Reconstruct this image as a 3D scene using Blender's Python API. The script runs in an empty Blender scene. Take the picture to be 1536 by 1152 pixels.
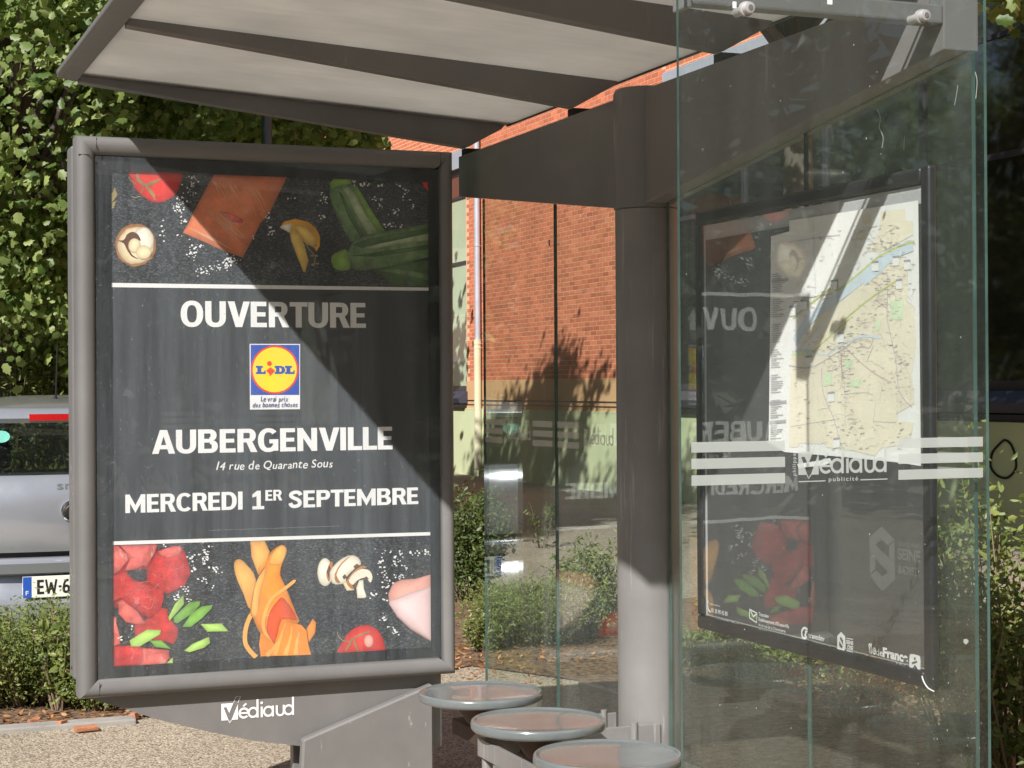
import bpy, bmesh, math, random
import numpy as np
from mathutils import Vector, Matrix, geometry

random.seed(7); np.random.seed(7)
S = bpy.context.scene
COL = S.collection

# ------------------------------------------------------------------ camera, sky, sun, exposure
EYE = 1.58; CAMX, CAMY = -2.348, -6.153
FPX, PITCH, ROLL, YAW = 2665.0, 0.0021, 0.0063, 0.3733
cam = bpy.data.cameras.new('camera'); camo = bpy.data.objects.new('camera', cam); COL.objects.link(camo)
cam.sensor_width = 36.0; cam.lens = FPX / 1536.0 * 36.0; cam.clip_start = 0.05; cam.clip_end = 2000
camo.matrix_world = Matrix.Translation((CAMX, CAMY, EYE)) @ Matrix.Rotation(-YAW, 4, 'Z') @ Matrix.Rotation(math.pi/2 + PITCH, 4, 'X') @ Matrix.Rotation(-ROLL, 4, 'Z')
S.camera = camo
S.render.resolution_x, S.render.resolution_y = 1024, 768
SUN = Vector((1.0, 0.975, -1.13)).normalized()
w = bpy.data.worlds.new('World'); S.world = w; w.use_nodes = True
nt = w.node_tree; bg = nt.nodes['Background']
sky = nt.nodes.new('ShaderNodeTexSky'); sky.sky_type = 'NISHITA'; sky.sun_disc = False
sky.sun_elevation = math.asin(-SUN.z); sky.sun_rotation = math.atan2(-SUN.x, -SUN.y) % (2*math.pi)
sky.air_density = 1.0; sky.dust_density = 1.5
nt.links.new(sky.outputs[0], bg.inputs[0]); bg.inputs[1].default_value = 0.05
sl = bpy.data.lights.new('sun', 'SUN'); sl.energy = 5.0; sl.angle = math.radians(0.53); sl.color = (1.0, 0.968, 0.92)
so = bpy.data.objects.new('sun', sl); COL.objects.link(so); so.location = (-6, -8, 9)
so.rotation_euler = SUN.to_track_quat('-Z', 'Y').to_euler()
S.view_settings.view_transform = 'Standard'; S.view_settings.look = 'None'
S.view_settings.exposure = 0.52; S.view_settings.gamma = 1.0; S.view_settings.use_curve_mapping = False
S.render.engine = 'CYCLES'
S.cycles.transparent_max_bounces = 24; S.cycles.max_bounces = 5; S.cycles.diffuse_bounces = 2; S.cycles.glossy_bounces = 4

# ------------------------------------------------------------------ pixel -> point on a real plane
def ray(px, py):
    X, Y = px - 768.0, py - 576.0
    cr, sr = math.cos(ROLL), math.sin(ROLL)
    x, y = X*cr - Y*sr, X*sr + Y*cr
    cx, u = x/FPX, -y/FPX
    c, s = math.cos(PITCH), math.sin(PITCH)
    f, z = c - u*s, s + u*c
    ca, sa = math.cos(YAW), math.sin(YAW)
    return (cx*ca + f*sa, -cx*sa + f*ca, z)
def on_y(px, py, y0):
    d = ray(px, py); t = (y0 - CAMY)/d[1]; return (CAMX + d[0]*t, EYE + d[2]*t)        # x, z
def on_x(px, py, x0):
    d = ray(px, py); t = (x0 - CAMX)/d[0]; return (CAMY + d[1]*t, EYE + d[2]*t)        # y, z
def on_ground(px, py, z0=0.0):
    d = ray(px, py); t = (z0 - EYE)/d[2]; return (CAMX + d[0]*t, CAMY + d[1]*t)
def at_depth(px, dist):
    X = (px - 768.0)/FPX*dist
    return (CAMX + X*math.cos(YAW) + dist*math.sin(YAW), CAMY - X*math.sin(YAW) + dist*math.cos(YAW))
def to_px(p):
    rx, ry, rz = p[0]-CAMX, p[1]-CAMY, p[2]-EYE
    X = rx*math.cos(YAW) - ry*math.sin(YAW); Y = rx*math.sin(YAW) + ry*math.cos(YAW)
    d = Y; return (768 + FPX*X/d, 582 - FPX*rz/d, d)

# ------------------------------------------------------------------ materials
MATS = {}
def nodes_of(name):
    m = bpy.data.materials.new(name); m.use_nodes = True
    t = m.node_tree; t.nodes.clear()
    return m, t, t.nodes.new, t.links.new
def coords(t, kind='Object', scale=(1,1,1)):
    tc = t.nodes.new('ShaderNodeTexCoord'); mp = t.nodes.new('ShaderNodeMapping'); mp.inputs['Scale'].default_value = scale
    t.links.new(tc.outputs[kind], mp.inputs[0]); return mp.outputs[0]
def noise(t, vec, scale, detail=4, rough=0.6):
    n = t.nodes.new('ShaderNodeTexNoise'); n.inputs['Scale'].default_value = scale
    n.inputs['Detail'].default_value = detail; n.inputs['Roughness'].default_value = rough
    t.links.new(vec, n.inputs['Vector']); return n.outputs['Fac']
def ramp(t, fac, stops):
    r = t.nodes.new('ShaderNodeValToRGB'); e = r.color_ramp.elements
    while len(e) < len(stops): e.new(0.5)
    for k, (p, c) in enumerate(stops):
        e[k].position = p; e[k].color = (c[0], c[1], c[2], 1) if not isinstance(c, (int, float)) else (c, c, c, 1)
    t.links.new(fac, r.inputs[0]); return r.outputs[0]
def mat(name, col, rough=0.5, metal=0.0, var=0.12, vscale=3.0, bump=0.0, bscale=80.0, stretch=(1,1,1), spec=0.5, coat=0.0, dirt=None, island=0.0):
    m, t, N, L = nodes_of(name)
    out = N('ShaderNodeOutputMaterial'); b = N('ShaderNodeBsdfPrincipled'); L(b.outputs[0], out.inputs[0])
    v = coords(t, 'Object', stretch)
    n = noise(t, v, vscale)
    lo = [c*(1-var) for c in col]; hi = [min(1, c*(1+var)) for c in col]
    cc = ramp(t, n, [(0.3, lo), (0.7, hi)])
    if dirt:                                            # (colour, scale, threshold, stretch)
        dv = coords(t, 'Object', dirt[3]); dn = noise(t, dv, dirt[1], 6, 0.7)
        fac = ramp(t, dn, [(dirt[2], 0.0), (dirt[2]+0.12, 1.0)])
        mx = N('ShaderNodeMix'); mx.data_type = 'RGBA'; L(fac, mx.inputs[0]); L(cc, mx.inputs[6]); mx.inputs[7].default_value = (*dirt[0], 1); cc = mx.outputs[2]
    if island:
        g = N('ShaderNodeNewGeometry'); hs = N('ShaderNodeHueSaturation'); L(cc, hs.inputs['Color'])
        mr = N('ShaderNodeMapRange'); mr.inputs['To Min'].default_value = 1-island; mr.inputs['To Max'].default_value = 1+island
        L(g.outputs['Random Per Island'], mr.inputs[0]); L(mr.outputs[0], hs.inputs['Value']); cc = hs.outputs[0]
    L(cc, b.inputs['Base Color'])
    b.inputs['Roughness'].default_value = rough; b.inputs['Metallic'].default_value = metal
    b.inputs['Specular IOR Level'].default_value = spec; b.inputs['Coat Weight'].default_value = coat
    rn = noise(t, v, vscale*4); rr = N('ShaderNodeMapRange'); rr.inputs['To Min'].default_value = max(0, rough-0.08); rr.inputs['To Max'].default_value = min(1, rough+0.1)
    L(rn, rr.inputs[0]); L(rr.outputs[0], b.inputs['Roughness'])
    if bump:
        bn = noise(t, v, bscale, 5, 0.65); bp = N('ShaderNodeBump'); bp.inputs['Strength'].default_value = bump; bp.inputs['Distance'].default_value = 0.01
        L(bn, bp.inputs['Height']); L(bp.outputs[0], b.inputs['Normal'])
    MATS[name] = m; return m
def glass(name, tint=(0.93, 0.97, 0.95), dust=0.05, dcol=(0.55, 0.57, 0.53), wave=0.0, streak=(6, 6, 0.6), refl=1.0):
    """thin sheet: passes light straight on, reflects by angle (Schlick), carries a film of dust"""
    m, t, N, L = nodes_of(name)
    out = N('ShaderNodeOutputMaterial')
    g = N('ShaderNodeNewGeometry'); dot = N('ShaderNodeVectorMath'); dot.operation = 'DOT_PRODUCT'
    L(g.outputs['Normal'], dot.inputs[0]); L(g.outputs['Incoming'], dot.inputs[1])
    ab = N('ShaderNodeMath'); ab.operation = 'ABSOLUTE'; L(dot.outputs['Value'], ab.inputs[0])
    om = N('ShaderNodeMath'); om.operation = 'SUBTRACT'; om.inputs[0].default_value = 1.0; L(ab.outputs[0], om.inputs[1])
    pw = N('ShaderNodeMath'); pw.operation = 'POWER'; L(om.outputs[0], pw.inputs[0]); pw.inputs[1].default_value = 5.0
    ma = N('ShaderNodeMath'); ma.operation = 'MULTIPLY_ADD'; L(pw.outputs[0], ma.inputs[0]); ma.inputs[1].default_value = 0.95*refl; ma.inputs[2].default_value = 0.045*refl
    tr = N('ShaderNodeBsdfTransparent'); tr.inputs[0].default_value = (*tint, 1)
    df = N('ShaderNodeBsdfDiffuse'); df.inputs[0].default_value = (*dcol, 1)
    tl = N('ShaderNodeBsdfTranslucent'); tl.inputs[0].default_value = (*dcol, 1)
    dm = N('ShaderNodeMixShader'); dm.inputs[0].default_value = 0.35; L(df.outputs[0], dm.inputs[1]); L(tl.outputs[0], dm.inputs[2])
    v = coords(t, 'Object', streak); n1 = noise(t, v, 1.7, 4, 0.7)
    v2 = coords(t, 'Object'); n2 = noise(t, v2, 140, 1, 0.5)
    sp = ramp(t, n2, [(0.70, 0.0), (0.76, 1.0)])
    f1 = N('ShaderNodeMapRange'); f1.inputs['From Min'].default_value = 0.35; f1.inputs['From Max'].default_value = 0.75
    f1.inputs['To Min'].default_value = dust*0.5; f1.inputs['To Max'].default_value = dust*1.7; L(n1, f1.inputs[0])
    f2 = N('ShaderNodeMath'); f2.operation = 'MULTIPLY_ADD'; L(sp, f2.inputs[0]); f2.inputs[1].default_value = dust*2.2; L(f1.outputs[0], f2.inputs[2])
    m1 = N('ShaderNodeMixShader'); L(f2.outputs[0], m1.inputs[0]); L(tr.outputs[0], m1.inputs[1]); L(dm.outputs[0], m1.inputs[2])
    gl = N('ShaderNodeBsdfGlossy'); gl.inputs['Roughness'].default_value = 0.01; gl.inputs[0].default_value = (0.95, 1, 0.97, 1)
    if wave:
        wn = noise(t, coords(t, 'Object'), 3.0, 2, 0.5); bp = N('ShaderNodeBump'); bp.inputs['Strength'].default_value = wave; bp.inputs['Distance'].default_value = 0.05
        L(wn, bp.inputs['Height']); L(bp.outputs[0], gl.inputs['Normal'])
    m2 = N('ShaderNodeMixShader'); L(ma.outputs[0], m2.inputs[0]); L(m1.outputs[0], m2.inputs[1]); L(gl.outputs[0], m2.inputs[2])
    L(m2.outputs[0], out.inputs[0]); MATS[name] = m; return m
def film(name, col, dens):
    """frosted vinyl on glass: part see-through, part white scatter on both sides"""
    m, t, N, L = nodes_of(name); out = N('ShaderNodeOutputMaterial')
    tr = N('ShaderNodeBsdfTransparent'); df = N('ShaderNodeBsdfDiffuse'); tl = N('ShaderNodeBsdfTranslucent')
    df.inputs[0].default_value = (*col, 1); tl.inputs[0].default_value = (*col, 1)
    a = N('ShaderNodeMixShader'); a.inputs[0].default_value = 0.4; L(df.outputs[0], a.inputs[1]); L(tl.outputs[0], a.inputs[2])
    b = N('ShaderNodeMixShader'); b.inputs[0].default_value = dens; L(tr.outputs[0], b.inputs[1]); L(a.outputs[0], b.inputs[2])
    L(b.outputs[0], out.inputs[0]); MATS[name] = m; return m
def leafmat(name, col, col2, trans=0.35, rough=0.45):
    m, t, N, L = nodes_of(name); out = N('ShaderNodeOutputMaterial')
    g = N('ShaderNodeNewGeometry')
    cc = ramp(t, g.outputs['Random Per Island'], [(0.0, col), (0.65, [(a+b)/2 for a, b in zip(col, col2)]), (1.0, col2)])
    b = N('ShaderNodeBsdfPrincipled'); L(cc, b.inputs['Base Color']); b.inputs['Roughness'].default_value = rough
    tl = N('ShaderNodeBsdfTranslucent'); hs = N('ShaderNodeHueSaturation'); hs.inputs['Value'].default_value = 1.5; hs.inputs['Saturation'].default_value = 1.1
    L(cc, hs.inputs['Color']); L(hs.outputs[0], tl.inputs[0])
    mx = N('ShaderNodeMixShader'); mx.inputs[0].default_value = trans; L(b.outputs[0], mx.inputs[1]); L(tl.outputs[0], mx.inputs[2])
    L(mx.outputs[0], out.inputs[0]); MATS[name] = m; return m
def panelmat(name, col, trans):
    m, t, N, L = nodes_of(name); out = N('ShaderNodeOutputMaterial')
    v = coords(t, 'Object', (1.0, 1.0, 1.0)); n = noise(t, v, 2.2, 6, 0.65)
    v2 = coords(t, 'Object', (1.2, 9, 1)); n2 = noise(t, v2, 3.0, 5, 0.6)
    c1 = ramp(t, n, [(0.25, [c*0.80 for c in col]), (0.75, col)])
    mx0 = N('ShaderNodeMix'); mx0.data_type = 'RGBA'; mx0.blend_type = 'MULTIPLY'; mx0.inputs[0].default_value = 0.6
    c2 = ramp(t, n2, [(0.3, 0.86), (0.7, 1.0)]); L(c1, mx0.inputs[6]); L(c2, mx0.inputs[7])
    df = N('ShaderNodeBsdfPrincipled'); L(mx0.outputs[2], df.inputs['Base Color']); df.inputs['Roughness'].default_value = 0.35
    tl = N('ShaderNodeBsdfTranslucent'); L(mx0.outputs[2], tl.inputs[0])
    wv = N('ShaderNodeTexWave'); wv.bands_direction = 'Y'; wv.inputs['Scale'].default_value = 32; L(coords(t), wv.inputs['Vector'])
    bp = N('ShaderNodeBump'); bp.inputs['Strength'].default_value = 0.12; bp.inputs['Distance'].default_value = 0.004; L(wv.outputs['Fac'], bp.inputs['Height']); L(bp.outputs[0], df.inputs['Normal'])
    mx = N('ShaderNodeMixShader'); mx.inputs[0].default_value = trans; L(df.outputs[0], mx.inputs[1]); L(tl.outputs[0], mx.inputs[2])
    L(mx.outputs[0], out.inputs[0]); MATS[name] = m; return m
def groundmat(name, base, light, dark, gs=140.0, patch=0.7, rough=0.9, bump=0.6, stain=None):
    """loose aggregate: stones as voronoi cells with their own tones, plus broad wear"""
    m, t, N, L = nodes_of(name); out = N('ShaderNodeOutputMaterial'); b = N('ShaderNodeBsdfPrincipled'); L(b.outputs[0], out.inputs[0])
    v = coords(t, 'Object'); vo = N('ShaderNodeTexVoronoi'); vo.inputs['Scale'].default_value = gs; L(v, vo.inputs['Vector'])
    sep = N('ShaderNodeSeparateColor'); L(vo.outputs['Color'], sep.inputs[0])
    c1 = ramp(t, sep.outputs[0], [(0.0, dark), (0.45, base), (1.0, light)])
    n = noise(t, v, patch, 6, 0.65); c2 = ramp(t, n, [(0.3, 0.72), (0.7, 1.12)])
    mx = N('ShaderNodeMix'); mx.data_type = 'RGBA'; mx.blend_type = 'MULTIPLY'; mx.inputs[0].default_value = 1.0; L(c1, mx.inputs[6]); L(c2, mx.inputs[7])
    cc = mx.outputs[2]
    if stain:
        sn = noise(t, v, stain[1], 6, 0.7); sf = ramp(t, sn, [(stain[2], 0.0), (stain[2]+0.15, 0.8)])
        m3 = N('ShaderNodeMix'); m3.data_type = 'RGBA'; L(sf, m3.inputs[0]); L(cc, m3.inputs[6]); m3.inputs[7].default_value = (*stain[0], 1); cc = m3.outputs[2]
    L(cc, b.inputs['Base Color']); b.inputs['Roughness'].default_value = rough
    bp = N('ShaderNodeBump'); bp.inputs['Strength'].default_value = bump; bp.inputs['Distance'].default_value = 0.006
    L(vo.outputs['Distance'], bp.inputs['Height']); bp.invert = True; L(bp.outputs[0], b.inputs['Normal'])
    MATS[name] = m; return m
def slatemat(name):
    m, t, N, L = nodes_of(name); out = N('ShaderNodeOutputMaterial'); b = N('ShaderNodeBsdfPrincipled'); L(b.outputs[0], out.inputs[0])
    v = coords(t, 'Object', (1, 1, 2.2)); n1 = noise(t, v, 95, 6, 0.85); n2 = noise(t, v, 3, 3, 0.6)
    c1 = ramp(t, n1, [(0.36, (0.006, 0.007, 0.008)), (0.52, (0.042, 0.045, 0.052)), (0.64, (0.22, 0.225, 0.24)), (0.74, (0.6, 0.6, 0.62))])
    c2 = ramp(t, n2, [(0.3, 0.45), (0.7, 1.0)])
    mx = N('ShaderNodeMix'); mx.data_type = 'RGBA'; mx.blend_type = 'MULTIPLY'; mx.inputs[0].default_value = 1.0; L(c1, mx.inputs[6]); L(c2, mx.inputs[7])
    L(mx.outputs[2], b.inputs['Base Color']); b.inputs['Roughness'].default_value = 0.5; MATS[name] = m; return m

GREY = (0.172, 0.166, 0.165)
mat('shelter_paint', GREY, 0.38, var=0.13, vscale=2.5, bump=0.05, bscale=60, dirt=((0.28, 0.27, 0.26), 7, 0.63, (3, 3, 0.5)))
mat('shelter_paint_worn', (0.198, 0.191, 0.189), 0.42, var=0.14, vscale=3, bump=0.04, bscale=50, dirt=((0.33, 0.32, 0.31), 9, 0.58, (5, 5, 0.3)))
mat('frame_paint', (0.162, 0.157, 0.155), 0.42, spec=0.3, var=0.09, vscale=3, bump=0.02, bscale=90, dirt=((0.33, 0.31, 0.29), 16, 0.70, (2, 2, 1)))
mat('chipped_paint', (0.170, 0.163, 0.160), 0.5, var=0.08, vscale=6, bump=0.05, bscale=40, dirt=((0.50, 0.47, 0.42), 12, 0.645, (3, 3, 0.8)))
mat('black_trim', (0.018, 0.018, 0.02), 0.4, var=0.25, vscale=6, bump=0.03)
mat('black_mask', (0.010, 0.010, 0.011), 0.35, var=0.5, vscale=4, dirt=((0.035, 0.036, 0.04), 5, 0.58, (7, 7, 0.4)))
mat('rubber', (0.012, 0.012, 0.012), 0.7)
mat('steel', (0.55, 0.54, 0.52), 0.3, metal=0.8, var=0.1)
mat('bolt_grey', (0.40, 0.39, 0.385), 0.4, var=0.15, vscale=30, metal=0.2)
mat('stool_enamel', (0.145, 0.162, 0.166), 0.20, var=0.10, vscale=14, coat=0.35, spec=0.5, dirt=((0.19, 0.195, 0.19), 10, 0.62, (1, 1, 1)))
mat('rusty_steel', (0.05, 0.028, 0.02), 0.7, var=0.3, vscale=12)
mat('glass_edge', (0.055, 0.10, 0.09), 0.2, var=0.3, vscale=9, spec=0.8)
glass('pane_glass', (0.93, 0.972, 0.950), 0.042, (0.47, 0.54, 0.49))
glass('end_pane_glass', (0.972, 0.990, 0.981), 0.022, (0.48, 0.55, 0.51))
glass('ad_glass', (0.975, 0.98, 0.98), 0.088, (0.66, 0.76, 0.84), streak=(9, 9, 0.5))
glass('map_plexi', (0.99, 0.99, 0.99), 0.018, (0.5, 0.5, 0.5), wave=0.022, refl=1.25)
film('frosted_vinyl', (0.62, 0.66, 0.64), 0.80)
film('frosted_vinyl_thin', (0.52, 0.56, 0.54), 0.66)
panelmat('roof_polycarbonate', (0.74, 0.72, 0.675), 0.62)
groundmat('aggregate_paving', (0.36, 0.295, 0.215), (0.60, 0.52, 0.40), (0.15, 0.115, 0.085), 120, 0.6, stain=((0.22, 0.14, 0.075), 1.2, 0.62))
groundmat('yard_asphalt', (0.27, 0.225, 0.17), (0.38, 0.33, 0.27), (0.15, 0.12, 0.095), 60, 0.35)
groundmat('soil', (0.14, 0.085, 0.05), (0.26, 0.16, 0.09), (0.05, 0.03, 0.02), 45, 1.5)
mat('kerb_concrete', (0.30, 0.285, 0.26), 0.9, var=0.2, vscale=6, bump=0.3, bscale=120)
mat('poster_charcoal', (0.042, 0.045, 0.050), 0.45, var=0.06, vscale=2)
mat('poster_grey', (0.072, 0.071, 0.073), 0.4, var=0.06, vscale=2)
slatemat('poster_slate')
mat('print_white', (0.80, 0.80, 0.80), 0.5, var=0.02)
def P(name, col, var=0.1, vs=14.0, dirt=None): return mat('print_' + name, col, 0.5, var=var, vscale=vs, dirt=dirt)
P('tomato', (0.66, 0.032, 0.022), 0.16); P('stem', (0.30, 0.235, 0.10), 0.3); P('salmon', (0.76, 0.215, 0.088), 0.18, 18, dirt=((0.78, 0.30, 0.16), 14, 0.60, (1, 1, 2.5)))
P('salmon_vein', (0.82, 0.42, 0.24)); P('crust', (0.46, 0.20, 0.07), 0.3, 30); P('cream', (0.80, 0.66, 0.42), 0.15, 20); P('pale', (0.82, 0.76, 0.62), 0.1, 25)
P('umber', (0.13, 0.05, 0.03), 0.3); P('lemon', (0.76, 0.36, 0.035), 0.22, 12); P('lemon_pale', (0.80, 0.54, 0.13), 0.18)
P('zucchini', (0.13, 0.22, 0.085), 0.45, 26, dirt=((0.24, 0.36, 0.16), 12, 0.56, (1, 1, 1))); P('zucchini_pale', (0.34, 0.42, 0.24), 0.25, 30); P('zucchini_stem', (0.20, 0.34, 0.055), 0.3, 24); P('zucchini_dark', (0.065, 0.125, 0.04), 0.4, 20)
P('meat', (0.52, 0.035, 0.035), 0.35, 24, dirt=((0.70, 0.20, 0.18), 20, 0.60, (1, 1, 1))); P('meat_light', (0.66, 0.13, 0.11), 0.32, 26, dirt=((0.78, 0.36, 0.32), 16, 0.58, (2, 1, 1))); P('meat_dark', (0.30, 0.018, 0.02), 0.4, 20)
P('onion', (0.19, 0.42, 0.065), 0.35, 12); P('onion_light', (0.38, 0.60, 0.13), 0.25, 12)
P('carrot', (0.82, 0.27, 0.028), 0.2, 8); P('carrot_light', (0.84, 0.42, 0.10), 0.15, 8); P('carrot_red', (0.76, 0.10, 0.025), 0.18, 10)
P('ham', (0.72, 0.36, 0.30), 0.1, 10); P('ham_light', (0.78, 0.57, 0.57), 0.06, 6)
P('blue', (0.018, 0.07, 0.42), 0.05); P('yellow', (0.88, 0.66, 0.02), 0.03); P('red', (0.74, 0.045, 0.02), 0.04)
P('ink', (0.03, 0.05, 0.22), 0.1); P('tiny', (0.42, 0.41, 0.43), 0.3); P('map_beige', (0.90, 0.84, 0.70), 0.06, 5); P('map_white', (0.92, 0.92, 0.92), 0.03, 5)
P('map_water', (0.70, 0.80, 0.90), 0.05); P('map_green', (0.74, 0.87, 0.64), 0.06); P('map_lime', (0.62, 0.70, 0.30), 0.06); P('map_road', (0.62, 0.58, 0.66), 0.1); P('map_street', (0.68, 0.60, 0.56), 0.1); P('map_pink', (0.66, 0.46, 0.50), 0.1); P('map_grey', (0.50, 0.50, 0.52), 0.05)
P('ghost', (0.15, 0.15, 0.15), 0.08); P('teal', (0.20, 0.62, 0.52), 0.1)

for nm in 'tomato stem salmon crust cream pale umber lemon lemon_pale zucchini zucchini_pale zucchini_stem zucchini_dark meat meat_light meat_dark onion onion_light carrot carrot_light carrot_red ham ham_light'.split():
    t = MATS['print_' + nm].node_tree; b = next(n for n in t.nodes if n.type == 'BSDF_PRINCIPLED'); src = b.inputs['Base Color'].links[0].from_socket
    at = t.nodes.new('ShaderNodeAttribute'); at.attribute_name = 'tone'; mx = t.nodes.new('ShaderNodeMix'); mx.data_type = 'RGBA'; mx.blend_type = 'MULTIPLY'; mx.inputs[0].default_value = 1.0
    t.links.new(src, mx.inputs[6]); t.links.new(at.outputs['Color'], mx.inputs[7]); t.links.new(mx.outputs[2], b.inputs['Base Color'])

# ------------------------------------------------------------------ mesh helpers
class MB:
    def __init__(s): s.v = []; s.f = []; s.m = []; s.tone = None
    def add(s, vs, fs, mi=0):
        b = len(s.v); s.v += [tuple(v) for v in vs]; s.f += [tuple(i+b for i in f) for f in fs]; s.m += [mi]*len(fs); return s
    def box(s, x0, x1, y0, y1, z0, z1, mi=0):
        return s.add([(x0,y0,z0),(x1,y0,z0),(x1,y1,z0),(x0,y1,z0),(x0,y0,z1),(x1,y0,z1),(x1,y1,z1),(x0,y1,z1)],
                     [(0,3,2,1),(4,5,6,7),(0,1,5,4),(1,2,6,5),(2,3,7,6),(3,0,4,7)], mi)
    def prism(s, poly, axis, a, b, mi=0, emi=None):
        """closed polygon in the two other axes, extruded along axis ('x','y','z') from a to b"""
        def P(p, c): return {'x': (c, p[0], p[1]), 'y': (p[0], c, p[1]), 'z': (p[0], p[1], c)}[axis]
        n = len(poly); vs = [P(p, a) for p in poly] + [P(p, b) for p in poly]
        tris = geometry.tessellate_polygon([[Vector((p[0], p[1], 0)) for p in poly]])
        base = len(s.v); s.v += vs
        for t in tris:
            s.f.append(tuple(base+i for i in t)); s.m.append(mi); s.f.append(tuple(base+n+i for i in reversed(t))); s.m.append(mi)
        for i in range(n):
            j = (i+1) % n; s.f.append((base+i, base+j, base+n+j, base+n+i)); s.m.append(mi if emi is None else emi)
        return s
    def tube(s, pts, rad, seg=10, mi=0, cap=True):
        pts = [Vector(p) for p in pts]; n = len(pts)
        if not hasattr(rad, '__len__'): rad = [rad]*n
        b = len(s.v); up = Vector((0.31, 0.17, 0.93))
        for i, p in enumerate(pts):
            d = (pts[min(i+1, n-1)] - pts[max(i-1, 0)]).normalized()
            u = d.cross(up)
            if u.length < 0.05: u = d.cross(Vector((1, 0, 0)))
            u.normalize(); v = d.cross(u)
            for k in range(seg):
                a = 2*math.pi*k/seg; s.v.append(tuple(p + (u*math.cos(a) + v*math.sin(a))*rad[i]))
        for i in range(n-1):
            for k in range(seg):
                k2 = (k+1) % seg; s.f.append((b+i*seg+k, b+i*seg+k2, b+(i+1)*seg+k2, b+(i+1)*seg+k)); s.m.append(mi)
        if cap:
            s.f.append(tuple(b+k for k in reversed(range(seg)))); s.m.append(mi)
            s.f.append(tuple(b+(n-1)*seg+k for k in range(seg))); s.m.append(mi)
        return s
    def lathe(s, prof, cx, cy, seg=48, mi=0, axis='z', cz=0.0):
        b = len(s.v); n = len(prof)
        for (r, h) in prof:
            for k in range(seg):
                a = 2*math.pi*k/seg; c, q = r*math.cos(a), r*math.sin(a)
                s.v.append({'z': (cx+c, cy+q, cz+h), 'y': (cx+c, cy+h, cz+q), 'x': (cx+h, cy+c, cz+q)}[axis])
        for i in range(n-1):
            for k in range(seg):
                k2 = (k+1) % seg; s.f.append((b+i*seg+k, b+i*seg+k2, b+(i+1)*seg+k2, b+(i+1)*seg+k)); s.m.append(mi)
        s.f.append(tuple(b+k for k in reversed(range(seg)))); s.m.append(mi)
        s.f.append(tuple(b+(n-1)*seg+k for k in range(seg))); s.m.append(mi)
        return s
    def build(s, name, mats, parent=None, bevel=0.0, smooth=None, seg=2, fix=True):
        me = bpy.data.meshes.new(name); me.from_pydata(s.v, [], s.f)
        if isinstance(mats, str): mats = [mats]
        for m in mats: me.materials.append(MATS[m])
        me.polygons.foreach_set('material_index', s.m)
        if fix or bevel:
            bm = bmesh.new(); bm.from_mesh(me)
            if fix: bmesh.ops.recalc_face_normals(bm, faces=bm.faces)
            if bevel:
                es = [e for e in bm.edges if len(e.link_faces) == 2 and e.calc_face_angle(0) > 0.5]
                bmesh.ops.bevel(bm, geom=es, offset=bevel, segments=seg, profile=0.6, affect='EDGES', clamp_overlap=True)
            bm.to_mesh(me); bm.free()
        if s.tone is not None:
            a = me.color_attributes.new('tone', 'FLOAT_COLOR', 'POINT'); vals = np.ones((len(s.v), 4), dtype=np.float32)
            for i_, x_ in s.tone.items(): vals[i_, :3] = x_
            a.data.foreach_set('color', vals.ravel())
        if smooth:
            me.polygons.foreach_set('use_smooth', [True]*len(me.polygons)); me.set_sharp_from_angle(angle=math.radians(smooth))
        o = bpy.data.objects.new(name, me); COL.objects.link(o)
        if parent: attach(o, parent)
        return o
def attach(o, parent):
    o.parent = parent
    if parent.get('_root'): o.location = -Vector(parent.location)     # part meshes carry world coordinates
def thing(name, label, cat, loc=(0, 0, 0), group=None):
    o = bpy.data.objects.new(name, None); COL.objects.link(o); o.location = loc; o.empty_display_size = 0.2
    o['label'] = label; o['category'] = cat; o['_root'] = 1
    if group: o['group'] = group
    return o
def tag(o, label, cat, group=None):
    o['label'] = label; o['category'] = cat
    if group: o['group'] = group
    return o
def structure(o): o['kind'] = 'structure'; return o

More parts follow.
